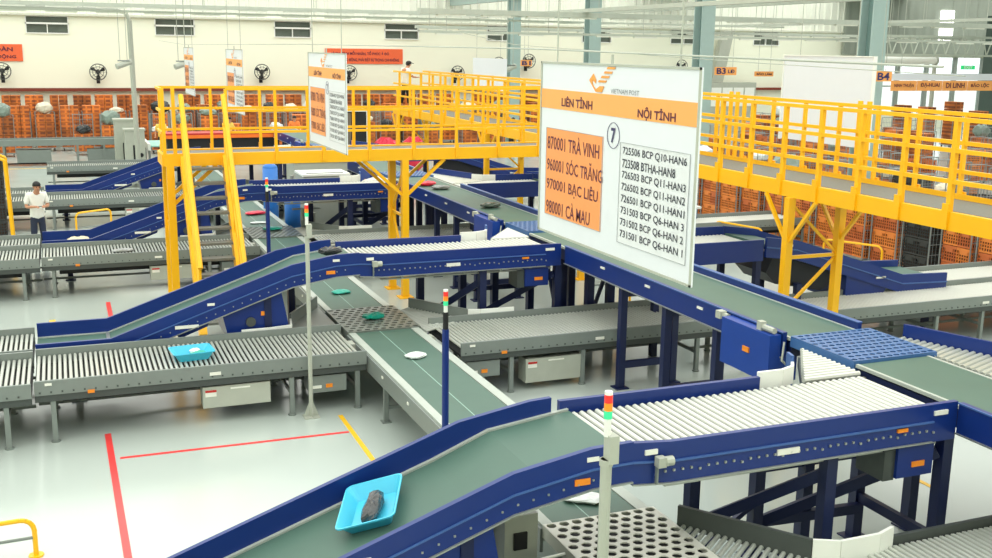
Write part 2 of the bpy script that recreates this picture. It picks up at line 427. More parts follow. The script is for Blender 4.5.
def blue_bed():
    t = thing('roller_conveyor', '', 'conveyor', (5.6, 7.45, 0), 'blue framed roller beds joining the main belt')
    R = [(3.95, 1.83), (4.3, 1.80), (6.95, 1.80)]
    b = MB()
    for i in range(36):
        x = 4.15 + i * .08; b.box(x, x + .018, 6.825, 6.84, 1.555 if i % 5 else 1.535, 1.573 if i % 5 else 1.553)
    build2('side_rail', [(MB().ribbon(R, -.35, 0, 6.84, 6.89).box(6.95, 7.22, 6.84, 6.89, 1.45, 1.80), BLUE), (b, STEEL)], t)
    MB().box(3.88, 5.97, 8.03, 8.08, 1.5, 1.80).build('side_rail', BLUE, t)
    MB().ribbon(R, -.165, -.15, 6.82, 6.84).build('stiffener', BLUE2, t)
    MB().ribbon(R, -.35, -.338, 6.82, 6.84).build('stiffener', STEEL, t)
    MB().box(3.95, 7.2, 6.89, 6.93, 1.60, 1.68).box(3.95, 7.2, 7.99, 8.03, 1.60, 1.68).build('roller_carrier', STEELD, t)
    n = 0; x = 3.99
    while x < 7.16:
        inst('roller', RY, t, (x, 7.46, 1.69)); x += .0755
    MB().box(4.0, 7.15, 7.05, 7.9, 1.5, 1.56).build('drive_belt_cover', STEELD, t)
    g = MB().fence([(5.97, 8.07), (6.25, 8.07), (6.42, 8.14), (6.5, 8.25)], 1.66, 1.84, .03).build('corner_guard', WHITE, t)
    MB().fence([(6.5, 8.25), (6.54, 8.38)], 1.40, 1.90, .03).build('corner_post', BLUE2, t)
    # spur rollers
    b = MB()
    for i in range(13):
        y = 8.10 + i * .073; x0 = 6.5 + (y - 8.06) * .745
        b = MB().cyl((x0, y, 1.69), (7.2, y + .0, 1.69), .028, 8); b.build('spur_roller', ROLL, t)
    MB().prism([(6.5, 8.06, 1.5), (7.2, 8.06, 1.5), (7.2, 9.05, 1.5)], (0, 0, .1)).build('spur_frame', STEELD, t)
    for (xa, xb, za, zb) in ((5.3, 5.52, 1.55, 1.6), (6.95, 7.1, 1.7, 1.74), (4.05, 4.16, 1.72, 1.76)): MB().box(xa, xb, 6.825, 6.84, za, zb).build('label_plate', LABELW, t)
    MB().box(6.55, 6.66, 6.82, 6.84, 1.59, 1.62).build('warning_label', LABELO, t)
    m = MB().box(4.13, 4.2, 6.75, 6.82, 1.63, 1.71).cyl((4.2, 6.78, 1.67), (4.27, 6.78, 1.67), .04, 10).build('sensor_motor', GREYL, t)
    MB().box(4.14, 4.155, 6.79, 6.82, 1.48, 1.64).build('bracket', GREY, m)
    b = MB()
    for x in (4.6, 5.0, 5.6, 6.2, 6.7): b.box(x, x + .04, 6.9, 7.0, 1.4, 1.47)
    b.box(4.3, 7.1, 6.93, 7.0, 1.385, 1.405).build('cable_duct', STEEL, t)
    mb_ = MB().box(6.62, 7.02, 6.87, 7.3, 1.14, 1.42).build('motor_box', BLUE, t)
    MB().box(6.78, 6.92, 6.86, 6.87, 1.23, 1.28).build('warning_label', LABELO, mb_)
    MB().box(6.5, 6.62, 6.9, 7.25, 1.12, 1.4).build('motor_cover', STEELD, t)
    for x, y in ((5.92, 6.93), (7.2, 6.93), (5.25, 7.98), (5.98, 7.98), (6.55, 7.98), (7.2, 7.98), (7.9, 7.98)):
        w = .055
        MB().box(x - w, x + w, y - w, y + w, 0, 1.45 if x < 7.5 else 1.4).box(x - .12, x + .12, y - .1, y + .1, 0, .015).build('leg', BLUED, t)
    MB().beam((5.95, 7.98, .55), (5.2, 7.98, 0.05), .05).build('brace', BLUED, t)
    MB().beam((7.15, 6.95, 1.3), (6.05, 7.98, .35), .07, .1).build('brace', BLUED, t)
    MB().beam((5.92, 6.98, 1.25), (5.25, 7.95, .45), .07, .1).build('brace', BLUED, t)
    MB().beam((6.05, 7.98, .35), (7.2, 7.9, .35), .07, .1).build('cross_bar', BLUED, t)
    MB().beam((5.98, 7.98, .9), (7.2, 7.98, .9), .05, .08).build('cross_bar', BLUED, t)
    MB().beam((7.2, 7.98, .45), (7.2, 6.93, .45), .06, .1).build('cross_bar', BLUED, t)
    MB().beam((5.92, 7.98, .3), (5.92, 6.93, .3), .06, .1).build('cross_bar', BLUED, t)
    return t
names = ['nearest to the camera', 'second from the camera, behind the grey pole', 'third from the camera, passing behind the yellow stairs', 'fourth and farthest, behind the man in white']
inc0 = blue_incline(); bed0 = blue_bed()
inc0['label'] = 'blue inclined conveyor, green belt, nearest the camera, carrying the large turquoise tray'
bed0['label'] = 'blue framed bed of white rollers in the foreground behind the nearest lamp pole'
il = ['blue inclined conveyor rising behind the front grey roller conveyor at left', 'blue inclined conveyor rising behind the yellow stairs with a wrapped parcel',
      'farthest blue inclined conveyor, rising behind the man in the white shirt']
bl = ['blue roller bed in the middle, in front of the yellow platform column', 'blue roller bed seen directly below the yellow platform', 'farthest blue roller bed, mostly hidden behind the white cabinets']
for k in (1, 2, 3):
    shifted(inc0, P * k, il[k - 1]); shifted(bed0, P * k, bl[k - 1])

# ------------------------------------------------------------------ main belt
def main_seg(y0, y1, yl0, yl1, yr0, yr1, label):
    t = thing('main_belt_conveyor', label, 'conveyor', (7.75, (y0 + y1) / 2, 0), 'green belted sections of the raised main conveyor')
    MB().box(7.32, 8.2, y0, y1, 1.70, 1.73).build('belt', BELT, t)
    MB().box(7.285, 7.32, y0, y1, 1.70, 1.735).build('belt_edge', BELTE, t); MB().box(8.2, 8.235, y0, y1, 1.70, 1.735).build('belt_edge', BELTE, t)
    MB().box(7.22, 7.27, yl0, yl1, 1.5, 1.79).build('side_rail', BLUE, t)
    MB().box(8.25, 8.30, yr0, yr1, 1.5, 1.81).build('side_rail', BLUE, t)
    MB().box(7.205, 7.22, yl0, yl1, 1.778, 1.792).build('stiffener', BLUE2, t); MB().box(7.20, 7.22, yl0, yl1, 1.50, 1.512).build('stiffener', STEEL, t); MB().box(8.24, 8.31, yr0, yr1, 1.81, 1.82).build('stiffener', BLUE2, t)
    MB().box(7.3, 8.22, y0, y1, 1.52, 1.68).build('bed_frame', BLUED, t)
    y = yl0 + .3
    while y < yl1 - .2:
        MB().box(7.205, 7.22, y, y + .12, 1.67, 1.7).build('label_plate', LABELW, t); y += 1.3
    if yl1 - yl0 > 3:
        for yy in (yl0 + 3.75, yl0 + 2.55, yl0 + 1.35):
            for x in (7.29, 8.15):
                MB().box(x - .05, x + .05, yy - .05, yy + .05, 0, 1.5).box(x - .1, x + .1, yy - .1, yy + .1, 0, .02).build('leg', BLUED, t)
            MB().box(7.3, 8.15, yy - .03, yy + .03, .3, .4).build('cross_bar', BLUED, t)
            MB().box(7.3, 8.15, yy - .03, yy + .03, 1.36, 1.46).build('cross_bar', BLUED, t)
        MB().beam((7.29, yl0 + 2.55, .2), (7.29, yl0 + 1.35, .2), .05, .08).build('cross_bar', BLUED, t)
        MB().beam((7.29, yl0 + 5.75, .2), (7.29, yl0 + 6.4, 1.45), .05).build('brace', BLUED, t); MB().beam((8.15, yl0 + 5.8, 1.4), (8.15, yl0 + 6.5, .2), .05).build('brace', BLUED, t)
        for x, yy in ((7.75, yl0 + 5.7), (8.15, yl0 + 5.75), (7.75, yl0 + 6.4), (8.15, yl0 + 6.5), (7.45, yl0 + 6.1)):
            MB().box(x - .06, x + .06, yy - .06, yy + .06, 0, 1.5).build('leg', BLUED, t)
        bx = MB().box(7.06, 7.21, yl0 + .02, yl0 + .95, 1.22, 1.76).box(7.21, 7.44, yl0 + .02, yl0 + .95, 1.22, 1.5).build('drive_box', mat('bright_blue_box', (18, 62, 150), .4), t)
        MB().box(7.045, 7.06, yl0 + .38, yl0 + .5, 1.47, 1.53).build('warning_label', LABELO, bx)
        MB().box(7.1, 7.19, yl0 + 1.05, yl0 + 1.15, 1.7, 1.79).cyl((7.17, yl0 + .98, 1.74), (7.17, yl0 + 1.05, 1.74), .035).build('sensor_motor', GREYL, t)
        MB().box(7.1, 7.17, yl0 + .25, yl0 + .33, 1.76, 1.86).cyl((7.14, yl0 + .05, 1.80), (7.14, yl0 + .25, 1.80), .035).build('sensor_motor', GREYL, t)
        MB().tube([(7.2, yl0 - .05, 1.7), (7.16, yl0 - .08, 1.5), (7.26, yl0 - .05, 1.42)], .012, 6).build('cable', GREYL, t)
    return t
main_seg(4.5, 8.25, 4.5, 6.83, 4.5, 6.1, 'green main belt section leaving the frame at the right edge')
ms = ['long green main belt section running below the large white sign', 'green main belt section carrying a black parcel behind the large sign', 'far green main belt section just under the yellow platform', 'farthest green main belt section beyond the platform']
for k in range(4):
    main_seg(9.3 + P * k, 8.25 + P * (k + 1), 9.35 + P * k, 14.9 + P * k, 9.36 + P * k, 14.3 + P * k, ms[k])
BPL = mat('blue_perforated_plate', (70, 112, 168), .35, .1, .06)
def transfer_plate(x0, x1, y0, y1, z, nx, ny, r, m, label, grp, under=STEELD, sx=1., sy=1.):
    t = thing('transfer_plate', label, 'conveyor plate', ((x0 + x1) / 2, (y0 + y1) / 2, z - .12), grp)
    MB().holes(x0, x1, y0, y1, z, nx, ny, r, sx=sx, sy=sy).build('perforated_sheet', m, t)
    MB().box(x0 + .02, x1 - .02, y0 + .02, y1 - .02, z - .12, z - .05).build('tray_bottom', under, t)
    MB().box(x0, x0 + .02, y0, y1, z - .12, z - .004).box(x1 - .02, x1, y0, y1, z - .12, z - .004).box(x0 + .02, x1 - .02, y0, y0 + .02, z - .12, z - .004).box(x0 + .02, x1 - .02, y1 - .02, y1, z - .12, z - .004).build('rim', m, t)
    return t
pl = ['blue perforated transfer plate on the main belt right of the lamp pole', 'blue-grey perforated transfer plate at the lower left corner of the large sign', 'small perforated transfer plate just under the yellow platform', 'farthest perforated transfer plate beyond the platform']
for k in range(4):
    transfer_plate(7.28, 8.36, 8.27 + P * k, 9.3 + P * k, 1.76, 12, 10, .034, BPL, pl[k], 'perforated plates on the main belt', sx=1.1, sy=.8)

def fin_rollers(t, A, B, xe, n, z, r, m):
    A = Vector((A[0], A[1], z)); B = Vector((B[0], B[1], z)); d = (B - A).normalized(); nrm = Vector((-d.y, d.x, 0))
    if (nrm.x > 0) != (xe > A.x): nrm = -nrm
    for i in range(n):
        p = A.lerp(B, (i + .5) / n); L = min(1.1, abs((xe - p.x) / nrm.x))
        MB().cyl(p + nrm * .02, p + nrm * L, r, 8).build('spur_roller', m, t)

# ------------------------------------------------------------------ right-hand outfeeds
def outfeed(k):
    y = P * k
    lab = ['blue cornered roller outfeed at the right edge beside the perforated plate', 'blue outfeed bed and incline descending right behind the yellow column', 'blue outfeed seen between the platform and the large sign', 'farthest blue outfeed descending right under the walkway'][k]
    t = thing('outfeed_conveyor', lab, 'conveyor', (10.2, 6.7 + y, 0), 'blue outfeeds on the right')
    MB().fence([(8.58, 9.0 + y), (9.1, 7.62 + y)], 1.66, 1.86, .04).build('deflector', BLUE, t)
    MB().fence([(9.1, 7.62 + y), (9.3, 7.42 + y), (9.6, 7.35 + y)], 1.66, 1.84, .03).build('corner_guard', WHITE, t)
    fin_rollers(t, (8.56, 9.0 + y), (9.25, 7.2 + y), 8.32, 25, 1.70, .030, ROLLS)
    MB().prism([(8.3, 8.9 + y, 1.5), (8.3, 7.2 + y, 1.5), (9.4, 7.2 + y, 1.5), (8.6, 8.95 + y, 1.5)], (0, 0, .1)).build('spur_frame', STEELD, t)
    MB().box(8.45, 10.55, 6.13 + y, 6.18 + y, 1.45, 1.80).build('side_rail', BLUE, t)
    MB().box(9.6, 10.55, 7.3 + y, 7.35 + y, 1.45, 1.84).build('side_rail', BLUE, t)
    n = 28
    for i in range(n):
        inst('roller', RY, t, (8.42 + i * .0755, 6.74 + y, 1.69))
    MB().box(8.4, 10.5, 6.25 + y, 7.25 + y, 1.5, 1.56).build('bed_frame', STEELD, t)
    T = [(10.58, 1.84), (11.2, 1.76), (13.5, 1.03), (14.5, 1.0)]
    MB().ribbon(T, -.33, 0, 6.1 + y, 6.15 + y).build('side_rail', BLUE, t)
    MB().ribbon(T, -.30, 0, 7.32 + y, 7.37 + y).build('side_rail', BLUE, t)
    MB().ribbon(T, -.16, -.12, 6.17 + y, 7.3 + y).build('belt', BELT, t)
    MB().ribbon(T, -.17, -.15, 6.08 + y, 6.1 + y).build('stiffener', BLUE2, t)
    MB().prism([(12.3, 6.14 + y, 1.1), (13.2, 6.14 + y, .85), (13.0, 6.14 + y, .5), (12.3, 6.14 + y, .62)], (0, 1.0, 0)).build('drive_housing', BLUE, t)
    b = MB().prism([(10.9, 6.3 + y, 1.5), (12.0, 6.3 + y, 1.2), (12.15, 6.3 + y, .95), (11.9, 6.3 + y, .82), (10.95, 6.3 + y, 1.0), (10.75, 6.3 + y, 1.2)], (0, .9, 0)); b.build('belt_cover', NAVY, t)
    for x in (10.5, 11.35, 14.2, 8.6):
        for yy in (6.22, 7.25):
            if k == 0 and yy < 7 and x < 9: continue
            MB().box(x - .05, x + .05, yy - .05 + y, yy + .05 + y, 0, 1.5 if x < 10.6 else (1.0 if x < 12 else .7)).build('leg', BLUED, t)
    MB().beam((8.6, 6.25 + y, .5), (10.5, 6.25 + y, .5), .05, .08).build('cross_bar', BLUED, t)
    MB().box(11.0, 11.1, 6.09 + y, 6.1 + y, 1.66, 1.7).build('label_plate', LABELW, t); MB().box(12.9, 13.1, 6.08 + y, 6.1 + y, 1.0, 1.03).build('label_plate', LABELW, t)
    return t
for k in range(4): outfeed(k)

# ------------------------------------------------------------------ grey lower lines
G1L = ['short green lower belt section emerging under the nearest blue incline', 'green lower belt section carrying parcels between the grey roller conveyors', 'green lower belt section beyond the middle blue incline with a red parcel', 'far green lower belt section left of the white cabinets', 'farthest green lower belt section near the white machines']
def lower_seg(y0, y1, label):
    t = thing('lower_belt_conveyor', label, 'conveyor', (4.2, (y0 + y1) / 2, 0), 'sections of the grey framed lower belt')
    MB().box(3.78, 4.6, y0, y1, .71, .735).build('belt', BELT, t)
    MB().box(4.13, 4.14, y0, y1, .735, .737).build('belt_seam', mat('belt_seam', (150, 184, 172), .5), t)
    MB().box(3.67, 3.77, y0, y1, .60, .745).build('top_strip', BELTE, t); MB().box(4.61, 4.73, y0, y1, .60, .745).build('top_strip', BELTE, t)
    MB().box(3.64, 3.67, y0, y1, .5, .72).box(4.73, 4.76, y0, y1, .5, .72).build('side_frame', GREY, t)
    y = y0 + .4; L = []
    while y < y1:
        for x in (3.7, 4.7):
            MB().box(x - .03, x + .03, y - .03, y + .03, 0, .6).box(x - .06, x + .06, y - .06, y + .06, 0, .015).build('leg', GREY, t)
        MB().box(3.7, 4.7, y - .02, y + .02, .18, .22).build('cross_bar', GREY, t)
        y += 2.3
    y = y0 + .5
    while y < y1 - .2: MB().box(3.63, 3.64, y, y + .06, .62, .65).build('label_plate', LABELW, t); y += 1.1
    MB().box(3.52, 3.66, y1 - .5, y1 - .3, .55, .72).cyl((4.78, y1 - .5, .68), (4.78, y1 - .35, .68), .05).build('sensor_motor', GREYL, t)
lower_seg(3.6, 6.5, G1L[0])
for g in range(4): lower_seg(7.85 + P * g, 14.65 + P * g, G1L[g + 1])
SPL = mat('silver_perforated_plate', (214, 214, 204), .35, .1, .05)
DPL = mat('dark_studded_plate', (116, 124, 118), .35, .2, .08)
transfer_plate(3.66, 4.76, 6.45, 7.85, .76, 9, 13, .045, SPL, 'silver perforated steel plate in the foreground beside the nearest lamp pole', 'lower transfer plates', BLACK)
pl2 = ['dark steel studded transfer plate under the teal parcel', 'dark transfer plate behind the middle lamp pole beyond the blue incline', 'farthest dark transfer plate on the lower belt']
for g in (1, 2, 3):
    transfer_plate(3.66, 4.76, 6.45 + P * g, 7.85 + P * g, .76, 9, 11, .04, DPL, pl2[g - 1], 'lower transfer plates', BLACK, 1.1, .9)

RG = cylmesh('roller', 1.33, .021, ROLLS, 'Y', 8)
def grey_roller(x0, x1, y0, y1, label, legs, boxes=(), motors=(), pitch=.0635, name='roller_conveyor', cut=0., rollm=None):
    t = thing(name, label, 'conveyor', ((x0 + x1) / 2, (y0 + y1) / 2, 0), 'grey framed roller conveyors')
    L = y1 - y0 - .06
    rm = RG if abs(L - 1.33) < .02 and rollm is None else cylmesh('roller', L, .021, rollm or ROLLS, 'Y', 8)
    MB().box(x0, x1, y1 - .02, y1 + .02, .62, .82).build('side_frame', GREY, t)
    MB().box(x0, x1, y0, y0 + .03, .53, .62).box(x0, x1, y1 - .03, y1, .53, .62).build('lower_channel', GREYD, t)
    b = MB(); x = x0 + .05
    while x < x1 - cut - .03:
        b.box(x, x + .02, y0 - .028, y0 - .02, .645, .665); x += .0635 * 2
    build2('side_frame', [(MB().box(x0, x1 - cut, y0 - .02, y0 + .02, .62, .80), GREY), (b, STEELD)], t)
    x = x0 + .04; n = 0
    extra = MB()
    while x < x1 - .02:
        if n < 100: inst('roller', rm, t, (x, (y0 + y1) / 2, .72))
        else: extra.cyl((x, y0 + .03, .72), (x, y1 - .03, .72), .021, 6)
        n += 1; x += pitch
    if extra.v:
        e = extra.build('roller_run', rollm or ROLLS, t); e['kind'] = 'stuff'
    MB().box(x0, x1, y0 + .05, y1 - .05, .60, .63).build('drive_belt_cover', BLACK, t); MB().box(x0 + .3, x1 - .3, y0 + .5, y1 - .4, .36, .5).build('cable_tray', BLACK, t)  # black cover darkens roller gaps; black pan beneath added to darken the floor
    MB().box(x0, x1, y1 - .25, y1 - .22, .12, .16).build('tie_bar', GREY, t)
    for x in legs:
        for y in (y0 + .04, y1 - .04):
            MB().box(x - .03, x + .03, y - .03, y + .03, 0, .56).cyl((x, y, 0), (x, y, .02), .055, 10).build('leg', GREY, t)
        MB().beam((x, y0 + .05, .3), (x, y1 - .05, .3), .03, .05).build('cross_bar', GREY, t)
    for (a, c, z0, z1) in boxes:
        o = MB().box(a, c, y0 + .03, y0 + .3, z0, z1).build('control_box', GREYL, t)
        MB().box(a + .03, a + .17, y0 + .022, y0 + .03, z1 - .13, z1 - .04).build('danger_label', LABELW, o)
        MB().box(a + .03, a + .17, y0 + .016, y0 + .022, z1 - .07, z1 - .04).build('danger_band', LABELR, o)
        MB().box(a + .35, a + .6, y0 + .022, y0 + .03, z1 - .05, z1 - .03).build('label_plate', LABELW, o)
    for (a, c) in motors:
        o = MB().box(a, c, y0 + .04, y0 + .4, .27, .5).build('motor_box', GREY, t)
        MB().box(a + .22, a + .31, y0 + .03, y0 + .04, .33, .38).build('warning_label', LABELO, o)
        MB().box(a + .04, a + .16, y0 + .03, y0 + .04, .33, .37).build('label_plate', LABELW, o)
    MB().box(x0 + .12, x0 + .2, y0 - .03, y0 - .02, .74, .77).build('label_plate', LABELW, t); MB().box((x0 + x1) / 2, (x0 + x1) / 2 + .14, y0 - .03, y0 - .02, .67, .71).build('label_plate', LABELW, t)
    MB().box(x0 + .6, x0 + .68, y0 - .03, y0 - .02, .60, .64).build('warning_label', LABELO, t)
    return t
rows = ['front row at left', 'second row at left, crossing behind the stairs', 'third row at left, before the man in white', 'fourth row at far left']
gl_ = ['grey roller conveyor, front row at left, carrying the small turquoise tray', 'grey roller conveyor, second row at left, passing behind the yellow stairs',
       'grey roller conveyor, third row at left, beside the man in white', 'farthest grey roller conveyor at left near the white machines']
A = grey_roller(-.5, 3.62, 13.5, 14.92, gl_[0], (-.3, 2.61, 3.5), [(1.47, 2.33, .22, .50)], [(2.85, 3.35)], cut=.0)
for g in (1, 2, 3): shifted(A, P * g, gl_[g])
gl2 = ['short grey roller conveyor at the left edge, front row, before the joint', 'short grey roller section at the left edge, second row', 'short grey roller section at the left edge, third row', 'short grey roller section at the left edge, farthest row']
A = grey_roller(-3.4, -.53, 13.42, 14.84, gl2[0], (-2.6, -.82))
for g in (1, 2): shifted(A, P * g, gl2[g])
gl3 = ['grey roller track feeding the blue incline, front row, at the left edge', 'grey roller track feeding the second blue incline at the left edge', 'grey roller track feeding the third blue incline behind the man']
A = grey_roller(-3.4, -.53, 15.02, 16.16, gl3[0], (-2.6, -.8))
for g in (1, 2): shifted(A, P * g, gl3[g])
gr = ['grey roller conveyor right of the lower belt, front row, beyond the blue pole', 'grey roller conveyor right of the lower belt, second row, under the platform', 'farthest grey roller conveyor right of the lower belt']
A = grey_roller(4.95, 9.1, 13.42, 14.84, gr[0], (5.72, 6.85, 8.8), [(5.95, 6.82, .11, .46)], [(5.05, 5.55)])
for g in (1, 2): shifted(A, P * g, gr[g])
A = grey_roller(9.15, 19.5, 13.31, 14.42, 'long pale roller conveyor at right, beyond the main belt', (9.6, 13.4, 14.4, 17), rollm=ROLL)
shifted(A, P, 'second long pale roller conveyor at right, beneath the walkway')
A = grey_roller(14.45, 21, 14.5, 15.6, 'pale roller track receiving the blue outfeed at right', (15.2, 18), rollm=ROLL)

def lower_merge(g):
    y = P * g
    t = thing('merge_table', ['grey merge table with steel deflector left of the studded plate', 'grey merge table beyond the middle blue incline, left of the belt', 'farthest grey merge table left of the belt'][g], 'conveyor', (3.0, 15.5 + y, 0), 'merge tables left of the lower belt')
    MB().prism([(2.97, 14.95 + y, .70), (3.63, 14.95 + y, .70), (3.63, 16.45 + y, .70), (2.97, 15.42 + y, .70)], (0, 0, .025)).build('table_top', GREY, t)
    MB().prism([(3.0, 14.97 + y, .55), (3.62, 14.97 + y, .55), (3.62, 16.4 + y, .55), (3.0, 15.4 + y, .55)], (0, 0, .14)).build('table_frame', GREYD, t)
    MB().fence([(2.99, 15.47 + y), (3.61, 16.47 + y)], .70, .90, .03).build('deflector', GREY, t)
    MB().fence([(2.2, 14.97 + y), (2.6, 14.98 + y), (2.92, 15.05 + y), (2.98, 15.4 + y)], .70, .84, .03).build('corner_guard', WHITE, t)
    MB().box(3.4, 3.46, 15.8 + y, 15.86 + y, 0, .55).build('leg', GREY, t); MB().box(3.05, 3.11, 15.02 + y, 15.08 + y, 0, .55).build('leg', GREY, t)
    t = thing('merge_table', ['roller merge table with steel deflector right of the studded plate', 'roller merge table under the platform, right of the lower belt', 'farthest roller merge table right of the belt'][g], 'conveyor', (5.3, 15.3 + y, 0), 'merge tables right of the lower belt')
    MB().prism([(4.78, 14.86 + y, .62), (5.75, 14.86 + y, .62), (5.0, 15.98 + y, .62), (4.78, 15.98 + y, .62)], (0, 0, .04)).build('table_frame', GREYD, t)
    fin_rollers(t, (4.98, 15.95 + y), (5.6, 14.95 + y), 4.78, 18, .72, .021, ROLLS)
    MB().fence([(5.0, 15.98 + y), (5.62, 14.95 + y)], .70, .88, .04).build('deflector', GREY, t)
    MB().fence([(5.62, 14.95 + y), (5.8, 14.88 + y), (6.35, 14.87 + y)], .70, .88, .03).build('corner_guard', WHITE, t)
    MB().box(5.0, 5.06, 15.3 + y, 15.36 + y, 0, .62).box(5.4, 5.46, 14.95 + y, 15.0 + y, 0, .62).build('leg', GREY, t)
for g in range(3): lower_merge(g)

# foreground grey rollers at the bottom right
t = thing('roller_conveyor', 'grey roller conveyor with steel deflector along the bottom right edge', 'conveyor', (6.5, 6.3, 0))
MB().fence([(4.82, 7.52), (5.5, 6.55)], .70, .90, .04).build('deflector', GREYD, t)
MB().fence([(5.5, 6.55), (5.7, 6.45), (6.1, 6.45), (6.3, 6.52)], .70, .90, .03).build('corner_guard', WHITE, t)
fin_rollers(t, (4.85, 7.5), (5.95, 6.1), 4.80, 28, .72, .021, ROLLS)
MB().box(6.3, 9.5, 6.52, 6.56, .60, .80).build('side_frame', GREYD, t)
for i in range(50):
    inst('roller', RG, t, (6.0 + i * .0635, 5.84, .72))
MB().box(5.9, 9.5, 5.3, 6.4, .58, .62).build('drive_belt_cover', GREYD, t)
for x in (6.6, 8.8):
    for y in (5.3, 6.5): MB().box(x - .03, x + .03, y - .03, y + .03, 0, .6).build('leg', GREY, t)
# skewed small rollers left of the silver plate
t = thing('merge_table', 'small grey table of thin rollers at the bottom, left of the silver plate', 'conveyor', (3.3, 6.7, 0))
for i in range(9):
    f = i / 8.; MB().cyl((3.64, 7.35 - .13 * i, .72), (3.1 - .05 * i, 7.35 - .13 * i - .05, .72), .014, 6).build('spur_roller', ROLLS, t)
MB().prism([(3.64, 7.45, .55), (3.1, 7.35, .55), (2.6, 6.1, .55), (3.64, 6.1, .55)], (0, 0, .1)).build('table_frame', GREYD, t)
MB().box(2.95, 3.0, 6.9, 6.95, 0, .55).box(3.5, 3.55, 6.3, 6.35, 0, .55).build('leg', GREY, t)
o = thing('switch_box', 'grey electrical box with vents under the nearest blue incline', 'electrical box', (3.2, 7.9, 0))
MB().box(3.2, 3.5, 7.6, 8.0, .35, 1.0).build('case', GREYL, o); MB().box(3.28, 3.4, 7.58, 7.6, .7, .85).build('vent', BLACK, o)
MB().box(3.33, 3.37, 7.75, 7.8, 0, .35).build('post', GREY, o)

# ------------------------------------------------------------------ lamp poles
def lamp_pole(x, y, h, m, label, rr=.035, box=True):
    t = thing('signal_lamp_pole', label, 'signal lamp', (x, y, 0), 'signal lamp poles')
    MB().cyl((x, y, 0), (x, y, h - .42), rr, 12).build('pole', m, t)
    b = MB().box(x - .1, x + .1, y - .1, y + .1, 0, .015)
    for dx, dy in ((1, 0), (-1, 0), (0, 1), (0, -1)):
        b.prism([(x + dx * rr, y + dy * rr, .015), (x + dx * .1, y + dy * .1, .015), (x + dx * rr, y + dy * rr, .2)], (.006 * abs(dy) + .001, .006 * abs(dx) + .001, 0))
    b.build('base_plate', m, t)
    hl = h - .20
    if box: MB().box(x - .005, x + .055, y - .05, y + .03, h - .44, h - .27).cyl((x, y, h - .46), (x, y, h - .42), rr * 1.2, 12).build('junction_box', GREYL, t)
    else: MB().cyl((x, y, h - .42), (x, y, h - .24), rr * .8, 12).build('collar', BLACK, t)
    z = hl
    MB().cyl((x, y, z - .08), (x, y, z + .03), .021, 12).build('lamp_base', WHITE, t)
    for mm, nm in ((LAMPG, 'green_lamp'), (LAMPO, 'amber_lamp'), (LAMPR, 'red_lamp')):
        MB().cyl((x, y, z + .03), (x, y, z + .077), .025, 14).build(nm, mm, t); z += .048
    MB().cyl((x, y, z + .03), (x, y, z + .05), .024, 12).build('cap', WHITE, t)
lamp_pole(2.83, 5.21, 2.885, GREYL, 'grey pole with red-amber-green signal lamp, nearest, in front of the roller bed', .034)
lamp_pole(2.83, 13.38, 2.85, GREYL, 'grey pole with signal lamp beside the front grey roller conveyor', .028)
lamp_pole(3.5, 9.95, 2.42, BLUE, 'blue pole with signal lamp rising beside the lower green belt', .036, False)
lamp_pole(3.2, 18.3, 2.6, BLUE, 'blue pole with signal lamp between the stairs and the middle incline', .036, False)

# ------------------------------------------------------------------ yellow walkways
def rail_run(t, pts_fn, n, zs, L0, L1): pass
ZD = 2.9
t = thing('walkway', 'long yellow railed walkway running away to the right of the sign', 'walkway', (10.65, 20, 0))
for x in (10.15, 11.15):
    MB().box(x - .04, x + .04, 4.5, 34.0, 2.67, ZD).build('edge_beam', YEL, t)
    for z in (3.27, 3.65, 4.03):
        MB().box(x - .026, x + .026, 4.5, 19.5 if x < 11 else 34.0, z - .026, z + .026).build('handrail', YEL, t)
        if x < 11: MB().box(x - .026, x + .026, 20.6, 34.0, z - .026, z + .026).build('handrail', YEL, t)
    y = 10.09 - .84 * 6; s = -1 if x < 11 else 1
    while y < 34:
        if not (x < 11 and 19.6 < y < 20.5):
            MB().box(x + s * .04, x + s * .07, y - .05, y + .05, 2.68, 3.0).box(x - .03, x + .03, y - (.034 if x < 11 else .022), y + (.034 if x < 11 else .022), 2.9, 4.05).build('post', YEL, t)
        y += .84 if y < 20 else 1.1
MB().box(10.19, 11.11, 4.5, 34.0, 2.87, 2.905).build('deck', GRATE, t)
MB().box(11.1, 11.11, 4.5, 34, 2.905, 2.98).build('toe_board', YEL, t)
def col_pair_y(t, y):
    for x in (10.1, 11.06):
        MB().box(x - .06, x + .06, y - .06, y + .06, 0, 2.67).box(x - .13, x + .13, y - .13, y + .13, 0, .02).build('column', YEL, t)
        for s in (-1, 1): MB().beam((x, y, 1.95), (x, y + s * .6, 2.67), .05).build('brace', YEL, t)
    MB().beam((10.1, y, 2.6), (11.06, y, 1.75), .04).build('brace', YEL, t); MB().beam((11.06, y, 1.75), (10.1, y, .9), .04).build('brace', YEL, t)
    MB().beam((10.1, y, 1.75), (11.06, y, 1.75), .05).build('brace', YEL, t)
for y in (4.9, 13.15, 20.05, 25.6, 33.4): col_pair_y(t, y)
for y in (12.9, 13.1, 16.3, 16.5):
    MB().box(11.2, 11.25, y - .03, y + .03, 2.7, 4.1).build('gate_post', YEL, t)
t = thing('platform', 'yellow railed platform crossing above the conveyors from the stairs to the walkway', 'walkway', (5.9, 20.05, 0))
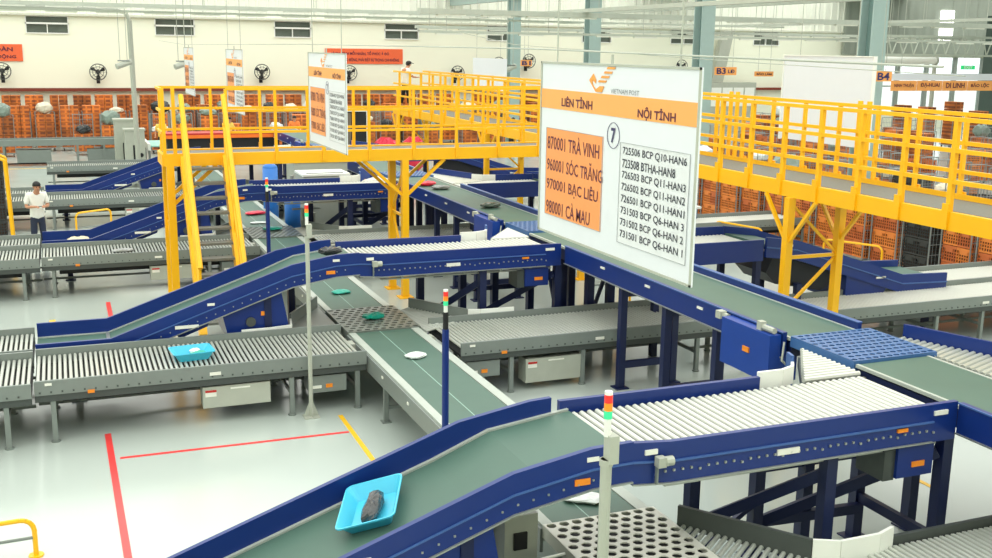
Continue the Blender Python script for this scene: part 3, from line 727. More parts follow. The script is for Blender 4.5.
for y in (19.6, 20.5):
    MB().box(1.65, 10.1, y - .04, y + .04, 2.69, ZD + .01).build('edge_beam', YEL, t)
    x0 = 1.65 if y > 20 else 2.75
    for z in (3.27, 3.65, 4.03):
        MB().box(x0, 10.1, y - .02, y + .02, z - .022, z + .022).build('handrail', YEL, t)
    x = 1.7 if y > 20 else 2.75
    while x < 10.1:
        s = -1 if y < 20 else 1
        MB().box(x - .03, x + .03, y + s * .04, y + s * .07, 2.72, 3.0).box(x - .025, x + .025, y - .025, y + .025, 2.9, 4.03).build('post', YEL, t)
        x += .87 if y < 20 else .9
for z in (3.27, 3.65, 4.03): MB().box(1.63, 1.67, 19.6, 20.5, z - .022, z + .022).build('handrail', YEL, t)
MB().box(1.62, 1.67, 19.6, 20.5, 2.69, ZD).build('edge_beam', YEL, t)
for x, y in ((1.67, 19.6), (1.85, 19.6)): MB().box(x - .03, x + .03, y - .03, y + .03, 2.7, 4.05).build('post', YEL, t)
MB().box(1.68, 10.1, 19.64, 20.46, 2.86, 2.885).build('deck', GRATE, t)
for x in (1.75, 6.06):
    for y in (19.62, 20.48):
        MB().box(x - .065, x + .065, y - .065, y + .065, 0, 2.69).box(x - .14, x + .14, y - .14, y + .14, 0, .02).build('column', YEL, t)
        for s in ((-1, 1) if x > 2 else (1,)):
            MB().beam((x, y, 1.98), (x + s * .8, y, 2.69), .06).build('brace', YEL, t)
    for a, c in (((19.62, 2.6), (20.48, 1.6)), ((20.48, 1.6), (19.62, .6)), ((19.62, 1.6), (20.48, 1.6))):
        MB().beam((x, a[0], a[1]), (x, c[0], c[1]), .045).build('brace', YEL, t)
# stairs
t = thing('stairs', 'yellow steel stairs with grey grating treads down from the platform', 'stairs', (2.3, 18.7, 0))
yt, yb = 19.55, 17.75
for x in (1.98, 2.70):
    MB().beam((x, yt, 2.82), (x, yb, .05), .12, .24).build('stringer', YEL, t)
    for dz, r in ((1.05, .034), (.55, .028)):
        MB().tube([(x, yt, 2.88 + dz), (x, yb, .15 + dz)], r * 1.3, 8).build('handrail', YEL, t)
    for i in range(5):
        f = .03 + i * .235; y = yt + (yb - yt) * f; z = 2.82 + (.08 - 2.82) * f
        MB().box(x - .02, x + .02, y - .02, y + .02, z, z + 1.08).build('baluster', YEL, t)
for i in range(11):
    f = (i + .7) / 11.5; y = yt + (yb - yt) * f; z = 2.82 - 2.77 * f
    MB().box(2.04, 2.64, y - .11, y + .11, z - .02, z + .02).build('tread', GRATE, t)

# ------------------------------------------------------------------ hanging signs
def sign(y_far, label, full=True):
    # plane x = 3.4 facing -x; u runs towards the camera (-y)
    W, Z0, Z1 = 2.2, 3.43, 4.71
    t = thing('hanging_sign', label, 'sign', (3.4, y_far - W / 2, Z0), 'hanging sorting signs')
    MB().box(3.4, 3.412, y_far - W, y_far, Z0, Z1).build('board', BOARD, t)
    b = MB()
    for (a, c, e, g) in ((0, W, Z0, Z0 + .015), (0, W, Z1 - .015, Z1), (0, .015, Z0, Z1), (W - .015, W, Z0, Z1)):
        b.box(3.392, 3.40, y_far - c, y_far - a, e, g)
    b.build('frame', GREYL, t)
    base = off_of(t)
    def panel(name, u0, u1, z0, z1, m, d=.004): return MB().box(3.4 - d, 3.4, y_far - u1, y_far - u0, z0, z1).build(name, m, t)
    M = Matrix(((0, 0, -1, 3.4 - base.x - .006), (-1, 0, 0, y_far - base.y), (0, 1, 0, -base.z), (0, 0, 0, 1)))
    panel('orange_band', .016, W - .016, 4.37, 4.51, BAND)
    place_text('LIÊN TỈNH', REDT, t, M, .37, .86, 4.395, 4.475)
    place_text('NỘI TỈNH', REDT, t, M, 1.49, 1.95, 4.37, 4.455)
    # emblem: a folded envelope with flight bars
    lg = MB(); X = 3.394
    def poly(pts): lg.prism([(X, y_far - u, z) for u, z in pts], (.004, 0, 0))
    poly([(.80, 4.595), (.86, 4.64), (.90, 4.60), (.90, 4.575), (.85, 4.60), (.85, 4.57), (.90, 4.535), (.96, 4.56), (1.02, 4.56), (.99, 4.52), (.90, 4.52)])
    for i in range(4):
        u = .93 + .04 * i; z = 4.585 + .03 * i; poly([(u, z), (u + .11, z), (u + .125, z + .014), (u + .015, z + .014)])
    lg.build('emblem', BAND if not full else mat('emblem_orange', (240, 160, 70), .5), t)
    place_text('VIETNAM POST', GRYT, t, M, 1.12, 1.5, 4.52, 4.55, bold=0)
    ring = MB()
    for i in range(24):
        a, c = 2 * math.pi * i / 24, 2 * math.pi * (i + 1) / 24
        ring.beam((3.396, y_far - 1.175 - .085 * math.cos(a), 4.245 + .085 * math.sin(a)), (3.396, y_far - 1.175 - .085 * math.cos(c), 4.245 + .085 * math.sin(c)), .003, .003)
    ring.build('ring', NAVYT, t)
    place_text('7', NAVYT, t, M, 1.145, 1.205, 4.195, 4.295)
    panel('list_panel', .12, 1.03, 3.575, 4.225, OPANEL)
    o = panel('list_panel', 1.28, 2.13, 3.55, 4.21, mat('list_white', (224, 227, 230), .5), .003)
    fr = MB()
    for (u0, u1, z0, z1) in ((1.28, 2.13, 3.55, 4.21), (.12, 1.03, 3.575, 4.225)):
        for a, c in (((u0, z0), (u1, z0)), ((u1, z0), (u1, z1)), ((u1, z1), (u0, z1)), ((u0, z1), (u0, z0))):
            fr.beam((3.395, y_far - a[0], a[1]), (3.395, y_far - c[0], c[1]), .003, .003)
    fr.build('list_border', mat('pale_grey_print', (168, 172, 176), .5), t)
    lines = ['870001 TRÀ VINH', '960001 SÓC TRĂNG', '970001 BẠC LIÊU', '980001 CÀ MAU']
    if not full: lines = lines[:3]
    h = .64 / len(lines)
    for i, s in enumerate(lines):
        z1 = 4.20 - i * h
        place_text(s, REDT, t, M, .145, .145 + .056 * len(s), z1 - h * .82, z1 - .01, bold=.008)
    lines = ['725506 BCP Q10-HAN6', '723508 BTHA-HAN8', '726503 BCP Q11-HAN3', '726502 BCP Q11-HAN2', '726501 BCP Q11-HAN1', '731503 BCP Q6-HAN 3', '731502 BCP Q6-HAN 2', '731501 BCP Q6-HAN 1']
    for i, s in enumerate(lines):
        z1 = 4.185 - i * .078
        place_text(s, BLKT, t, M, 1.315, 1.315 + .0412 * len(s), z1 - .056, z1, bold=.006)
    MB().cyl((3.41, y_far - .25, Z1), (3.41, y_far - .25, 9), .006, 5).cyl((3.41, y_far - 1.1, Z1), (3.41, y_far - 1.1, Z1 + .06), .01, 5).cyl((3.41, y_far - 1.95, Z1), (3.41, y_far - 1.95, 9), .006, 5).build('hanger', GREYL, t)
sign(7.5, 'large white sign with number 7 and code lists, nearest the camera')
sign(15.7, 'white code-list sign hanging before the yellow platform, second from the camera', False)
sign(23.9, 'small white sign with orange band beyond the platform, third from the camera', False)
sign(32.1, 'smallest and farthest white sign, left of the third, against the back wall', False)
wires = MB().tube([(3.41, 40, 4.9), (3.41, 32, 4.78), (3.41, 24, 4.80), (3.41, 16, 4.82), (3.41, 7.7, 4.80), (3.41, 3.5, 4.75)], .006, 5).build('suspension_wire', GREYL)
tag(wires, 'thin steel wire strung along the tops of the hanging signs', 'wire')
o = thing('blank_panel', 'large blank white panel hanging beyond the walkway at right', 'panel', (14.2, 17.6, 3.0))
MB().box(14.2, 14.23, 16.3, 19.0, 3.02, 4.73).build('board', BOARD, o)
MB().box(14.18, 14.25, 16.27, 16.3, 3.0, 4.75).box(14.18, 14.25, 19.0, 19.03, 3.0, 4.75).box(14.18, 14.25, 16.3, 19.0, 4.73, 4.75).build('frame', WHITE, o)
MB().cyl((14.2, 16.8, 4.75), (14.2, 16.8, 9), .008, 5).cyl((14.2, 18.5, 4.75), (14.2, 18.5, 9), .008, 5).build('hanger', GREYL, o)
o = thing('blank_panel', 'small pale blank panel hanging near the back wall behind the walkway person', 'panel', (15.5, 36, 3.2))
MB().box(15.5, 15.53, 37.4, 40.9, 3.2, 4.42).build('board', BOARD, o)
MB().cyl((15.51, 38, 4.42), (15.51, 38, 9), .008, 5).cyl((15.51, 40.5, 4.42), (15.51, 40.5, 9), .008, 5).build('hanger', GREYL, o)
w = MB().tube([(7.35, 22, 9), (7.35, 22, 5.25), (8.05, 19, 4.87), (9.4, 14, 4.66), (10.1, 10, 4.55)], .006, 5).build('suspension_wire', GREYL); tag(w, 'long wire sloping down right past the columns and the blank panel', 'wire')

def xsign(x0, x1, y, z0, z1, lines, name, label, m, tm, cat='sign', hang=True):
    t = thing(name, label, cat, ((x0 + x1) / 2, y, z0))
    MB().box(x0, x1, y, y + .04, z0, z1).build('board', m, t)
    base = off_of(t)
    M = Matrix(((1, 0, 0, -base.x), (0, 0, -1, y - base.y - .01), (0, 1, 0, -base.z), (0, 0, 0, 1)))
    for (s, u0, u1, v0, v1) in lines:
        place_text(s, tm, t, M, x0 + u0 * (x1 - x0), x0 + u1 * (x1 - x0), z0 + v0 * (z1 - z0), z0 + v1 * (z1 - z0))
    if hang: MB().cyl((x0 + .2, y + .02, z1), (x0 + .2, y + .02, 9), .01, 5).cyl((x1 - .2, y + .02, z1), (x1 - .2, y + .02, 9), .01, 5).build('hanger', GREYL, t)
    return t
xsign(-5.5, -1.4, 55.95, 3.9, 4.68, [('AN TOÀN', .5, .9, .58, .88), ('VỆ SINH LAO ĐỘNG', .3, .93, .12, .42)], 'banner', 'red-orange slogan banner on the back wall at the left edge', REDSIGN, REDT, hang=False)
xsign(13.0, 17.2, 55.95, 3.9, 4.68, [('VÌ GIA ĐÌNH MỖI NHÂN, TỔ PHÚC Ở ĐÓ', .08, .82, .55, .86), ('AN TOÀN LAO ĐỘNG, PHẢI ĐẶT SỰ TRỌNG CHI KHÔNG', .06, .95, .12, .42)], 'banner', 'red-orange slogan banner on the back wall beside the walkway person', REDSIGN, REDT, hang=False)
xsign(21.5, 22.1, 50, 3.95, 4.25, [('B1', .1, .9, .15, .85)], 'bay_sign', 'small orange B1 bay sign left of the second column', BAND, NAVYT)
xsign(26.3, 27.4, 40, 3.8, 4.14, [('B3', .08, .5, .12, .9), ('LĐ', .6, .9, .25, .7)], 'bay_sign', 'orange B3 bay sign just right of the large white sign', BAND, NAVYT)
xsign(31.9, 33.0, 45, 3.62, 3.86, [('BẢO LÂM', .1, .9, .25, .8)], 'bay_sign', 'small orange district sign above the walkway, left of the blank panel', BAND, REDT)
xsign(19.4, 19.95, 22.2, 4.1, 4.36, [('B4', .15, .85, .12, .88)], 'bay_sign', 'orange B4 bay sign right of the blank panel', BAND, NAVYT)
t = thing('district_sign_row', 'row of orange district signs under a white board at far right', 'sign', (44.5, 45, 3.0))
MB().box(40.4, 50, 45, 45.05, 3.45, 3.8).build('header', BOARD, t)
for i, s in enumerate(['NINH THUẬN', 'ĐẠ-HUAI', 'DI LINH', 'BẢO LỘC', 'ĐỨC TRỌNG']):
    x0 = 40.45 + 1.75 * i; p = MB().box(x0, x0 + 1.7, 45, 45.04, 2.9, 3.43).build('sign_plate', BAND, t)
    base = off_of(t); M2 = Matrix(((1, 0, 0, -base.x), (0, 0, -1, -.01), (0, 1, 0, -base.z), (0, 0, 0, 1)))
    place_text(s, REDT, t, M2, x0 + .2, x0 + 1.5, 3.05, 3.32)
MB().cyl((41, 45, 3.8), (41, 45, 9), .015, 5).cyl((48, 45, 3.8), (48, 45, 9), .015, 5).build('hanger', GREYL, t)
o = xsign(46.6, 47.6, 46.5, 4.0, 4.22, [('EXIT', .2, .8, .2, .8)], 'exit_sign', 'green exit sign above the far right district signs', mat('exit_green', (30, 190, 110), .4, emit=.6), WHITE)

# ------------------------------------------------------------------ wall fans, hung cameras
def fan(x, z, label):
    t = thing('wall_fan', label, 'fan', (x, 55.6, z - .45), 'wall fans')
    b = MB()
    for r in (.38, .25, .12):
        for i in range(20):
            a, c = 2 * math.pi * i / 20, 2 * math.pi * (i + 1) / 20
            b.cyl((x + r * math.cos(a), 55.35, z + r * math.sin(a)), (x + r * math.cos(c), 55.35, z + r * math.sin(c)), .012 if r < .3 else .022, 4)
    for i in range(10):
        a = 2 * math.pi * i / 10; b.cyl((x, 55.33, z), (x + .38 * math.cos(a), 55.35, z + .38 * math.sin(a)), .008, 4)
    b.build('guard', GREYD, t)
    for i in range(3):
        a = 2 * math.pi * i / 3 + .5
        ca, sa = math.cos(a), math.sin(a)
        MB().prism([(x, 55.42, z), (x + .33 * ca - .1 * sa, 55.40, z + .33 * sa + .1 * ca), (x + .35 * ca, 55.44, z + .35 * sa), (x + .3 * ca + .1 * sa, 55.46, z + .3 * sa - .1 * ca)], (0, .01, 0)).build('blade', BLACK, t)
    MB().cyl((x, 55.4, z), (x, 55.7, z), .1, 10).build('motor', BLACK, t)
    MB().beam((x, 55.65, z), (x, 55.8, z - .3), .06).box(x - .08, x + .08, 55.78, 55.88, z - .55, z - .2).build('bracket', BLACK, t)
fl = ['wall fan at the left edge below the red banner', 'wall fan between the first two hanging cameras at left', 'wall fan left of the second white sign', 'wall fan just right of the second white sign', 'wall fan right of the person on the walkway', 'wall fan beside the first grey-green column', 'upper wall fan left of the first grey-green column', 'wall fan seen right of the B1 sign', 'wall fan above the large sign near its right end']
for (x, z), l in zip([(-2.32, 3.46), (1.86, 3.43), (9.63, 3.47), (14.15, 3.44), (20.1, 3.46), (22.75, 3.3), (22.5, 3.95), (24.3, 4.13), (34.1, 3.9)], fl): fan(x, z, l)
def hung_cam(x, y, z, label):
    t = thing('hung_camera', label, 'camera', (x, y, z), 'cameras hung on twin rods')
    MB().cyl((x - .12, y, z + .1), (x - .12, y, 9), .012, 5).cyl((x + .12, y, z + .1), (x + .12, y, 9), .012, 5).build('rod', GREYL, t)
    MB().box(x - .2, x + .2, y - .05, y + .05, z + .06, z + .1).build('yoke', GREY, t)
    MB().cyl((x - .25, y - .1, z - .12), (x + .25, y + .1, z + .05), .1, 10).build('housing', GREYL, t)
hung_cam(2.2, 40, 4.12, 'grey camera on twin rods left of the tall bent post')
hung_cam(4.15, 40, 4.12, 'grey camera on twin rods right of the tall bent post')
hung_cam(15.9, 38, 4.1, 'grey camera on twin rods near the small blank panel')

# ------------------------------------------------------------------ trays and parcels
def tray(cx, cy, z, L, W, rz, tilt, label, dz=0):
    t = thing('sorting_tray', label, 'tray', (cx, cy, z), 'turquoise sorting trays')
    t.rotation_euler = (Matrix.Rotation(tilt, 3, 'Y') @ Matrix.Rotation(rz, 3, 'Z')).to_euler()
    n = []; 
    def ring(a, b, h, rr):
        out = []
        for sx, sy in ((1, 1), (-1, 1), (-1, -1), (1, -1)):
            cxx, cyy = sx * (a - rr), sy * (b - rr); a0 = {(1, 1): 0, (-1, 1): 90, (-1, -1): 180, (1, -1): 270}[(sx, sy)]
            for k in range(4):
                th = math.radians(a0 + 30 * k); out.append((cxx + rr * math.cos(th), cyy + rr * math.sin(th), h))
        return out
    R = [ring(L * .36, W * .36, 0, .03), ring(L / 2, W / 2, .11, .05), ring(L / 2 + .012, W / 2 + .012, .11, .055), ring(L / 2 + .012, W / 2 + .012, .098, .055), ring(L / 2 - .004, W / 2 - .004, .10, .05), ring(L * .36 + .004, W * .36 + .004, -.008, .03)]
    R[0] = ring(L * .36, W * .36, .004, .03)
    b = MB(); vs = [p for r in R for p in r]; N = 16; fs = []
    for j in range(5):
        for i in range(N): fs.append((j * N + i, j * N + (i + 1) % N, (j + 1) * N + (i + 1) % N, (j + 1) * N + i))
    fs += [tuple(range(N)), tuple(range(5 * N, 6 * N))[::-1]]
    b.q(vs, fs).build('shell', TURQ, t, local=True)
    return t
def parcel(x, y, z, L, W, H, rz, m, label, tilt=0., seed=1, cat='parcel', lab=None):
    rnd = random.Random(seed); b = MB()
    nx, ny = 8, 6; vs = []; 
    b.sphere((0, 0, H / 2), .5, 14, 8, (L, W, H))
    out = []
    for (a, c, h) in b.v:
        # square the lump off and crease it
        sx = math.copysign(min(abs(a) * 1.25, L / 2), a); sy = math.copysign(min(abs(c) * 1.25, W / 2), c)
        out.append((sx + rnd.uniform(-1, 1) * L * .03, sy + rnd.uniform(-1, 1) * W * .03, max(.0, h + rnd.uniform(-1, 1) * H * .10)))
    b.v = out
    o = b.build('wrapped_parcel', m, None, smooth=False, local=True)
    o.location = (x, y, z); o.rotation_euler = (Matrix.Rotation(tilt, 3, 'Y') @ Matrix.Rotation(rz, 3, 'Z')).to_euler()
    tag(o, label, cat)
    if lab:
        q = MB().box(-L * .2, L * .18, -W * .2, W * .22, H * .93, H * .99).build('address_label', LABELW, o, local=True)
    return o
inc_t = -math.atan2(.3467, 1)
TX, TY, TL, TW, TR_ = 2.09, 7.62, .46, .62, -.42
tray(TX, TY, 1.205 + .3467 * (TX - 2.05), TL, TW, TR_, inc_t, 'large turquoise tray holding a black parcel on the nearest incline')
parcel(TX, TY - .03, 1.215 + .3467 * (TX - 2.05), .14, .38, .11, -.5, mat('silver_black_film', (66, 68, 70), .18, .3, .95, 14, 1.0), 'black and silver wrapped parcel lying in the large turquoise tray', inc_t, 3)
tray(1.42, 14.15, .745, .52, .42, .1, 0, 'small turquoise tray holding teal and white bags on grey rollers')
parcel(1.5, 14.1, .76, .22, .16, .07, .3, TEALBAG, 'teal bag in the small turquoise tray', 0, 4)
parcel(1.46, 14.18, .80, .14, .10, .05, .8, WBAG, 'small white bag on the teal bag in the small tray', 0, 5)
parcel(4.2, 17.25, .737, .30, .24, .05, .2, TEALBAG, 'flat teal parcel on the lower belt behind the studded plate', 0, 6)
parcel(4.22, 15.3, .762, .32, .22, .09, .3, mat('green_plastic_bag', (10, 140, 120), .35, 0, .2, 12, .4), 'green parcel lying on the dark studded plate', 0, 7)
parcel(4.22, 13.2, .737, .26, .22, .05, .5, WBAG, 'white parcel on the lower belt in front of the studded plate', 0, 8)
parcel(4.25, 8.25, .737, .34, .24, .05, -.6, WBAG, 'white envelope with a printed label just behind the silver plate', 0, 9)
parcel(3.66, 7.45 + P, 1.72, .34, .22, .12, .1, KBAG, 'dark shiny parcel at the top of the middle blue incline', 0, 10)
parcel(7.62, 23.0, 1.733, .42, .26, .10, .3, RBAG, 'red parcel on the main belt just below the platform column', 0, 11)
parcel(7.72, 22.3, 1.733, .40, .24, .09, .1, mat('striped_film', (120, 124, 122), .3, 0, .8, 14, .4), 'grey striped parcel next to the red one on the main belt', 0, 12)
parcel(7.75, 19.4, 1.733, .38, .26, .10, .2, mat('dark_olive_film', (62, 74, 66), .25, 0, .6, 14, .5), 'dark olive parcel alone on the main belt left of the sign', 0, 13)
parcel(4.3, 26.3, .737, .5, .28, .08, .4, RBAG, 'pink-red parcel on the far lower belt beside the stairs', 0, 14)
parcel(4.25, 23.75, .762, .42, .26, .08, 0, TEALBAG, 'teal parcel beside the blue lamp pole on the far plate', 0, 15)
parcel(4.15, 24.9, .737, .4, .2, .04, 0, WBAG, 'white flat envelope on the far lower belt between red and teal parcels', 0, 19)
parcel(.2, 7.45 + 2 * P, .665, .42, .36, .14, .1, mat('kraft_wrap', (208, 196, 168), .5, 0, .5, 9, .2), 'wrapped beige parcel at the foot of the incline beside the man', 0, 16)
parcel(1.0, 22.2, .74, .4, .18, .06, .1, mat('grey_film', (150, 152, 150), .4, 0, .6, 12, .3), 'small grey parcel on the second grey roller conveyor', 0, 17)
parcel(9.0, 14.25, .74, .5, .2, .1, .1, RBAG, 'red parcel on the grey roller conveyor beneath the main belt', 0, 18)

# ------------------------------------------------------------------ roll cages and crates
def crate_mesh(m, L=.58, W=.38, H=.36):
    b = MB(); t = .014
    def lattice(ax, c, a0, a1, n, rows):
        # vertical face at coordinate c; bars leave real holes
        zs = [0, .05] + [.05 + (H - .11) * (i + 1) / rows for i in range(rows)]
        def bx(u0, u1, z0, z1):
            if ax == 'y': b.box(u0, u1, c - t / 2, c + t / 2, z0, z1)
            else: b.box(c - t / 2, c + t / 2, u0, u1, z0, z1)
        bx(a0, a1, 0, .04); bx(a0, a1, H - .06, H)
        for i in range(1, rows): zz = .04 + (H - .10) * i / rows; bx(a0, a1, zz - .011, zz + .011)
        for i in range(n + 1):
            u = a0 + (a1 - a0) * i / n; bx(u - .011, u + .011, .04, H - .06)
    lattice('y', -W / 2, -L / 2, L / 2, 9, 4); lattice('y', W / 2, -L / 2, L / 2, 9, 4)
    lattice('x', -L / 2, -W / 2, W / 2, 6, 4); lattice('x', L / 2, -W / 2, W / 2, 6, 4)
    # grip panels
    b.box(-.13, .13, -W / 2 - .012, -W / 2 + .004, H * .62, H * .86); b.box(-L / 2 - .012, -L / 2 + .004, -.10, .10, H * .62, H * .86)
    b.box(-L / 2, L / 2, -W / 2, W / 2, 0, .012)
    n = len(b.f); b.box(-L / 2 + .03, L / 2 - .03, -W / 2 + .03, W / 2 - .03, .014, H * .9)  # dark inner box added so the lattice holes look shaded
    me = b.mesh('crate'); me.materials.append(m); me.materials.append(mat('crate_hole_shade', (74, 46, 34), .8, 0, .4, 9))
    for i in range(n, len(b.f)): me.polygons[i].material_index = 1
    return me
CR = [crate_mesh(ORANGE), crate_mesh(ORANGED), crate_mesh(DARKCR)]
def cage_master():
    t = thing('roll_cage', 'x', 'roll cage', (0, 0, -50), 'wire roll cages')
    W, D, H = .80, .68, 1.75
    MB().box(-W / 2, W / 2, -D / 2, D / 2, .14, .18).build('base', CAGE, t, local=True)
    for sx in (-1, 1):
        b = MB(); x = sx * W / 2
        b.tube([(x, -D / 2, .18), (x, -D / 2, H), (x, D / 2, H), (x, D / 2, .18)], .016, 6)
        for i in range(1, 7): b.cyl((x, -D / 2 + D * i / 7, .18), (x, -D / 2 + D * i / 7, H), .005, 4)
        for i in range(1, 7): b.cyl((x, -D / 2, .18 + .22 * i), (x, D / 2, .18 + .22 * i), .006, 4)
        b.build('side_panel', CAGE, t, local=True)
    b = MB(); y = D / 2
    b.tube([(-W / 2, y, H - .02), (W / 2, y, H - .02)], .014, 6)
    for i in range(1, 8): b.cyl((-W / 2 + W * i / 8, y, .18), (-W / 2 + W * i / 8, y, H), .005, 4)
    for i in range(1, 7): b.cyl((-W / 2, y, .18 + .22 * i), (W / 2, y, .18 + .22 * i), .006, 4)
    b.build('back_panel', CAGE, t, local=True)
    for sx in (-1, 1):
        for sy in (-1, 1):
            MB().cyl((sx * .32 - .015, sy * .26, .06), (sx * .32 + .015, sy * .26, .06), .06, 8).box(sx * .32 - .02, sx * .32 + .02, sy * .26 - .02, sy * .26 + .02, .06, .15).build('caster', BLACK, t, local=True)
    return t
CM = cage_master()
crate_n = 0
stuff = MB()
LEV = ['bottom', 'second', 'third', 'fourth', 'fifth', 'top']
jobs = []
def add_row(n, x0, y0, dx, dy, rz, rowtxt, cat2, jitter=.12, gap=.12, lev=(3, 4), fill=.75):
    k = 0
    for i in range(n):
        rr = random.random()
        if rr < gap: continue
        x = x0 + dx * i + random.uniform(-jitter, jitter) * .4; y = y0 + dy * i + random.uniform(-jitter, jitter) * .4
        jobs.append((x, y, rz + random.uniform(-.05, .05), rowtxt, k, random.choice(lev), random.random() < fill)); k += 1
PI = math.pi
# front row right of the walkway, then rows behind
add_row(13, 17.3, 15.6, .0, 1.02, -PI / 2, 'row right behind the walkway', '', gap=.0, lev=(4, 4, 3))
add_row(12, 20.3, 17.0, .1, 1.25, -PI / 2, 'second row behind the walkway', '', gap=.2)
add_row(16, 23.8, 18.5, .1, 1.4, -PI / 2, 'third row behind the walkway', '', gap=.2, lev=(2, 3, 4))
add_row(16, 27.6, 20, .1, 1.5, -PI / 2, 'fourth row behind the walkway', '', gap=.3, lev=(2, 3, 4))
add_row(14, 32, 24, .1, 1.7, -PI / 2, 'fifth row behind the walkway', '', gap=.15, lev=(3, 4))
add_row(12, 37, 30, .1, 1.9, -PI / 2, 'sixth row behind the walkway', '', gap=.15, lev=(3, 4))
add_row(10, 43, 36, .1, 1.9, -PI / 2, 'seventh row behind the walkway', '', gap=.1, lev=(5, 6))
add_row(30, -4.3, 50.2, 1.05, 0, 0, 'front row by the back wall', '', gap=.3, lev=(2, 3, 4))
add_row(34, -4.6, 52.4, 1.0, 0, 0, 'middle row by the back wall', '', gap=.15, lev=(4, 5))
add_row(36, -5.0, 54.4, 1.0, 0, 0, 'rear row against the back wall', '', gap=.05, lev=(6,))
jobs.sort(key=lambda j: j[0] ** 2 + j[1] ** 2)
BAGS = [WBAG, KBAG, mat('cream_bag', (214, 206, 184), .5, 0, .2, 8, .2), mat('grey_green_bag', (130, 146, 136), .5, 0, .2, 8, .2)]
bag_n = 0
for (x, y, rz, rowtxt, k, lv, fill) in jobs:
    lab = '%s wire roll cage from its near end, %s' % (ORD[k], rowtxt) if 'walkway' in rowtxt else '%s wire roll cage from the left, %s' % (ORD[k], rowtxt)
    far = x * x + y * y > 1500
    cg = dup(CM, Vector((x, y, 0)), lab, rz)
    c, s = math.cos(rz), math.sin(rz)
    dark = random.random() < .12
    for l in range(lv):
        for side in (-1, 1):
            lx, ly = side * .195, 0
            wx, wy = x + c * lx - s * ly, y + s * lx + c * ly
            z = .18 + l * .372
            mi = 2 if dark else (0 if random.random() < .6 else 1)
            if crate_n < 296:
                o = bpy.data.objects.new('crate', CR[mi]); COL.objects.link(o)
                o.location = (wx, wy, z); o.rotation_euler = (0, 0, rz + PI / 2)
                tag(o, '%s %s %s vented crate in the %s cage%s, %s' % (LEV[l] if l < lv - 1 else 'topmost', 'left' if side < 0 else 'right', ['orange', 'deep orange', 'black'][mi], ORD[k], '', rowtxt), 'crate', 'vented crates stacked in roll cages')
                crate_n += 1
            else:
                a = MB(); w_, d_, h_ = .185, .28, .355
                vs = []
                for dz in (0, h_):
                    for sx, sy in ((-1, -1), (1, -1), (1, 1), (-1, 1)):
                        px, py = lx + sx * w_, sy * d_
                        vs.append((x + c * px - s * py, y + s * px + c * py, z + dz))
                stuff.q(vs, [(3, 2, 1, 0), (0, 1, 5, 4), (1, 2, 6, 5), (2, 3, 7, 6), (3, 0, 4, 7), (4, 5, 6, 7)])
    if lv < 5 and random.random() < (.9 if y > 48 else .33) and bag_n < 90 and (y > 48 or random.random() < .5):
        parcel(x, y, .18 + lv * .372, random.uniform(.5, .8), random.uniform(.4, .65), random.uniform(.25, .6), random.random() * 3, random.choice(BAGS), 'mail bag on top of the %s cage, %s' % (ORD[k], rowtxt), 0, 100 + bag_n, 'bag'); bag_n += 1
for ch in list(CM.children): bpy.data.objects.remove(ch)
bpy.data.objects.remove(CM)
def far_crate_mat():
    m = mat('far_orange_crates', (214, 112, 44), .5, 0, .2, 2)
    nt = m.node_tree; b = nt.nodes['Principled BSDF']
    tc = nt.nodes.new('ShaderNodeTexCoord'); br = nt.nodes.new('ShaderNodeTexBrick')
    br.inputs['Scale'].default_value = 1.0; br.offset = 0
    br.inputs['Color1'].default_value = (*lin((140, 70, 34)), 1); br.inputs['Color2'].default_value = (*lin((186, 96, 42)), 1); br.inputs['Mortar'].default_value = (*lin((226, 124, 48)), 1)
    br.inputs['Brick Width'].default_value = .29; br.inputs['Row Height'].default_value = .186; br.inputs['Mortar Size'].default_value = .045
    mp = nt.nodes.new('ShaderNodeMapping'); mp.inputs['Rotation'].default_value = (math.radians(90), 0, 0)
    nt.links.new(tc.outputs['Object'], mp.inputs['Vector']); nt.links.new(mp.outputs['Vector'], br.inputs['Vector'])
    n2 = nt.nodes.new('ShaderNodeTexNoise'); n2.inputs['Scale'].default_value = .9; n2.inputs['Detail'].default_value = 2
    r2 = nt.nodes.new('ShaderNodeMapRange'); r2.inputs['From Min'].default_value = .35; r2.inputs['From Max'].default_value = .65; r2.inputs['To Min'].default_value = .45; r2.inputs['To Max'].default_value = 1.1
    mm = nt.nodes.new('ShaderNodeMix'); mm.data_type = 'RGBA'; mm.blend_type = 'MULTIPLY'; mm.inputs['Factor'].default_value = 1
    nt.links.new(tc.outputs['Object'], n2.inputs['Vector']); nt.links.new(n2.outputs['Fac'], r2.inputs['Value'])
    nt.links.new(br.outputs['Color'], mm.inputs['A']); nt.links.new(r2.outputs['Result'], mm.inputs['B']); nt.links.new(mm.outputs['Result'], b.inputs['Base Color'])
    return m
o = stuff.build('far_crates', far_crate_mat()); tag(o, 'mass of orange crates filling the farther roll cages', 'crates', kind='stuff')

# black crates at the left edge in a tall yellow-framed trolley
t = thing('crate_trolley', 'tall yellow framed trolley at the left edge beside the man in white', 'trolley', (-1.75, 28.6, 0))
MB().tube([(-1.25, 28.3, 0), (-1.3, 28.3, 2.0), (-1.6, 28.3, 2.15), (-2.3, 28.3, 2.15)], .035, 8).tube([(-1.25, 29.0, 0), (-1.3, 29.0, 2.0), (-1.6, 29.0, 2.15), (-2.3, 29.0, 2.15)], .035, 8).build('frame', YEL, t)
MB().box(-2.3, -1.3, 28.32, 29.0, .10, .14).build('base', CAGE, t)
for l in range(5):
    o = bpy.data.objects.new('crate', CR[2]); COL.objects.link(o); o.location = (-1.66, 28.66, .15 + .372 * l)
    tag(o, '%s black crate of the stack in the yellow trolley beside the man' % (['bottom', 'second', 'middle', 'fourth', 'top'][l]), 'crate', 'black crates in the yellow trolley')

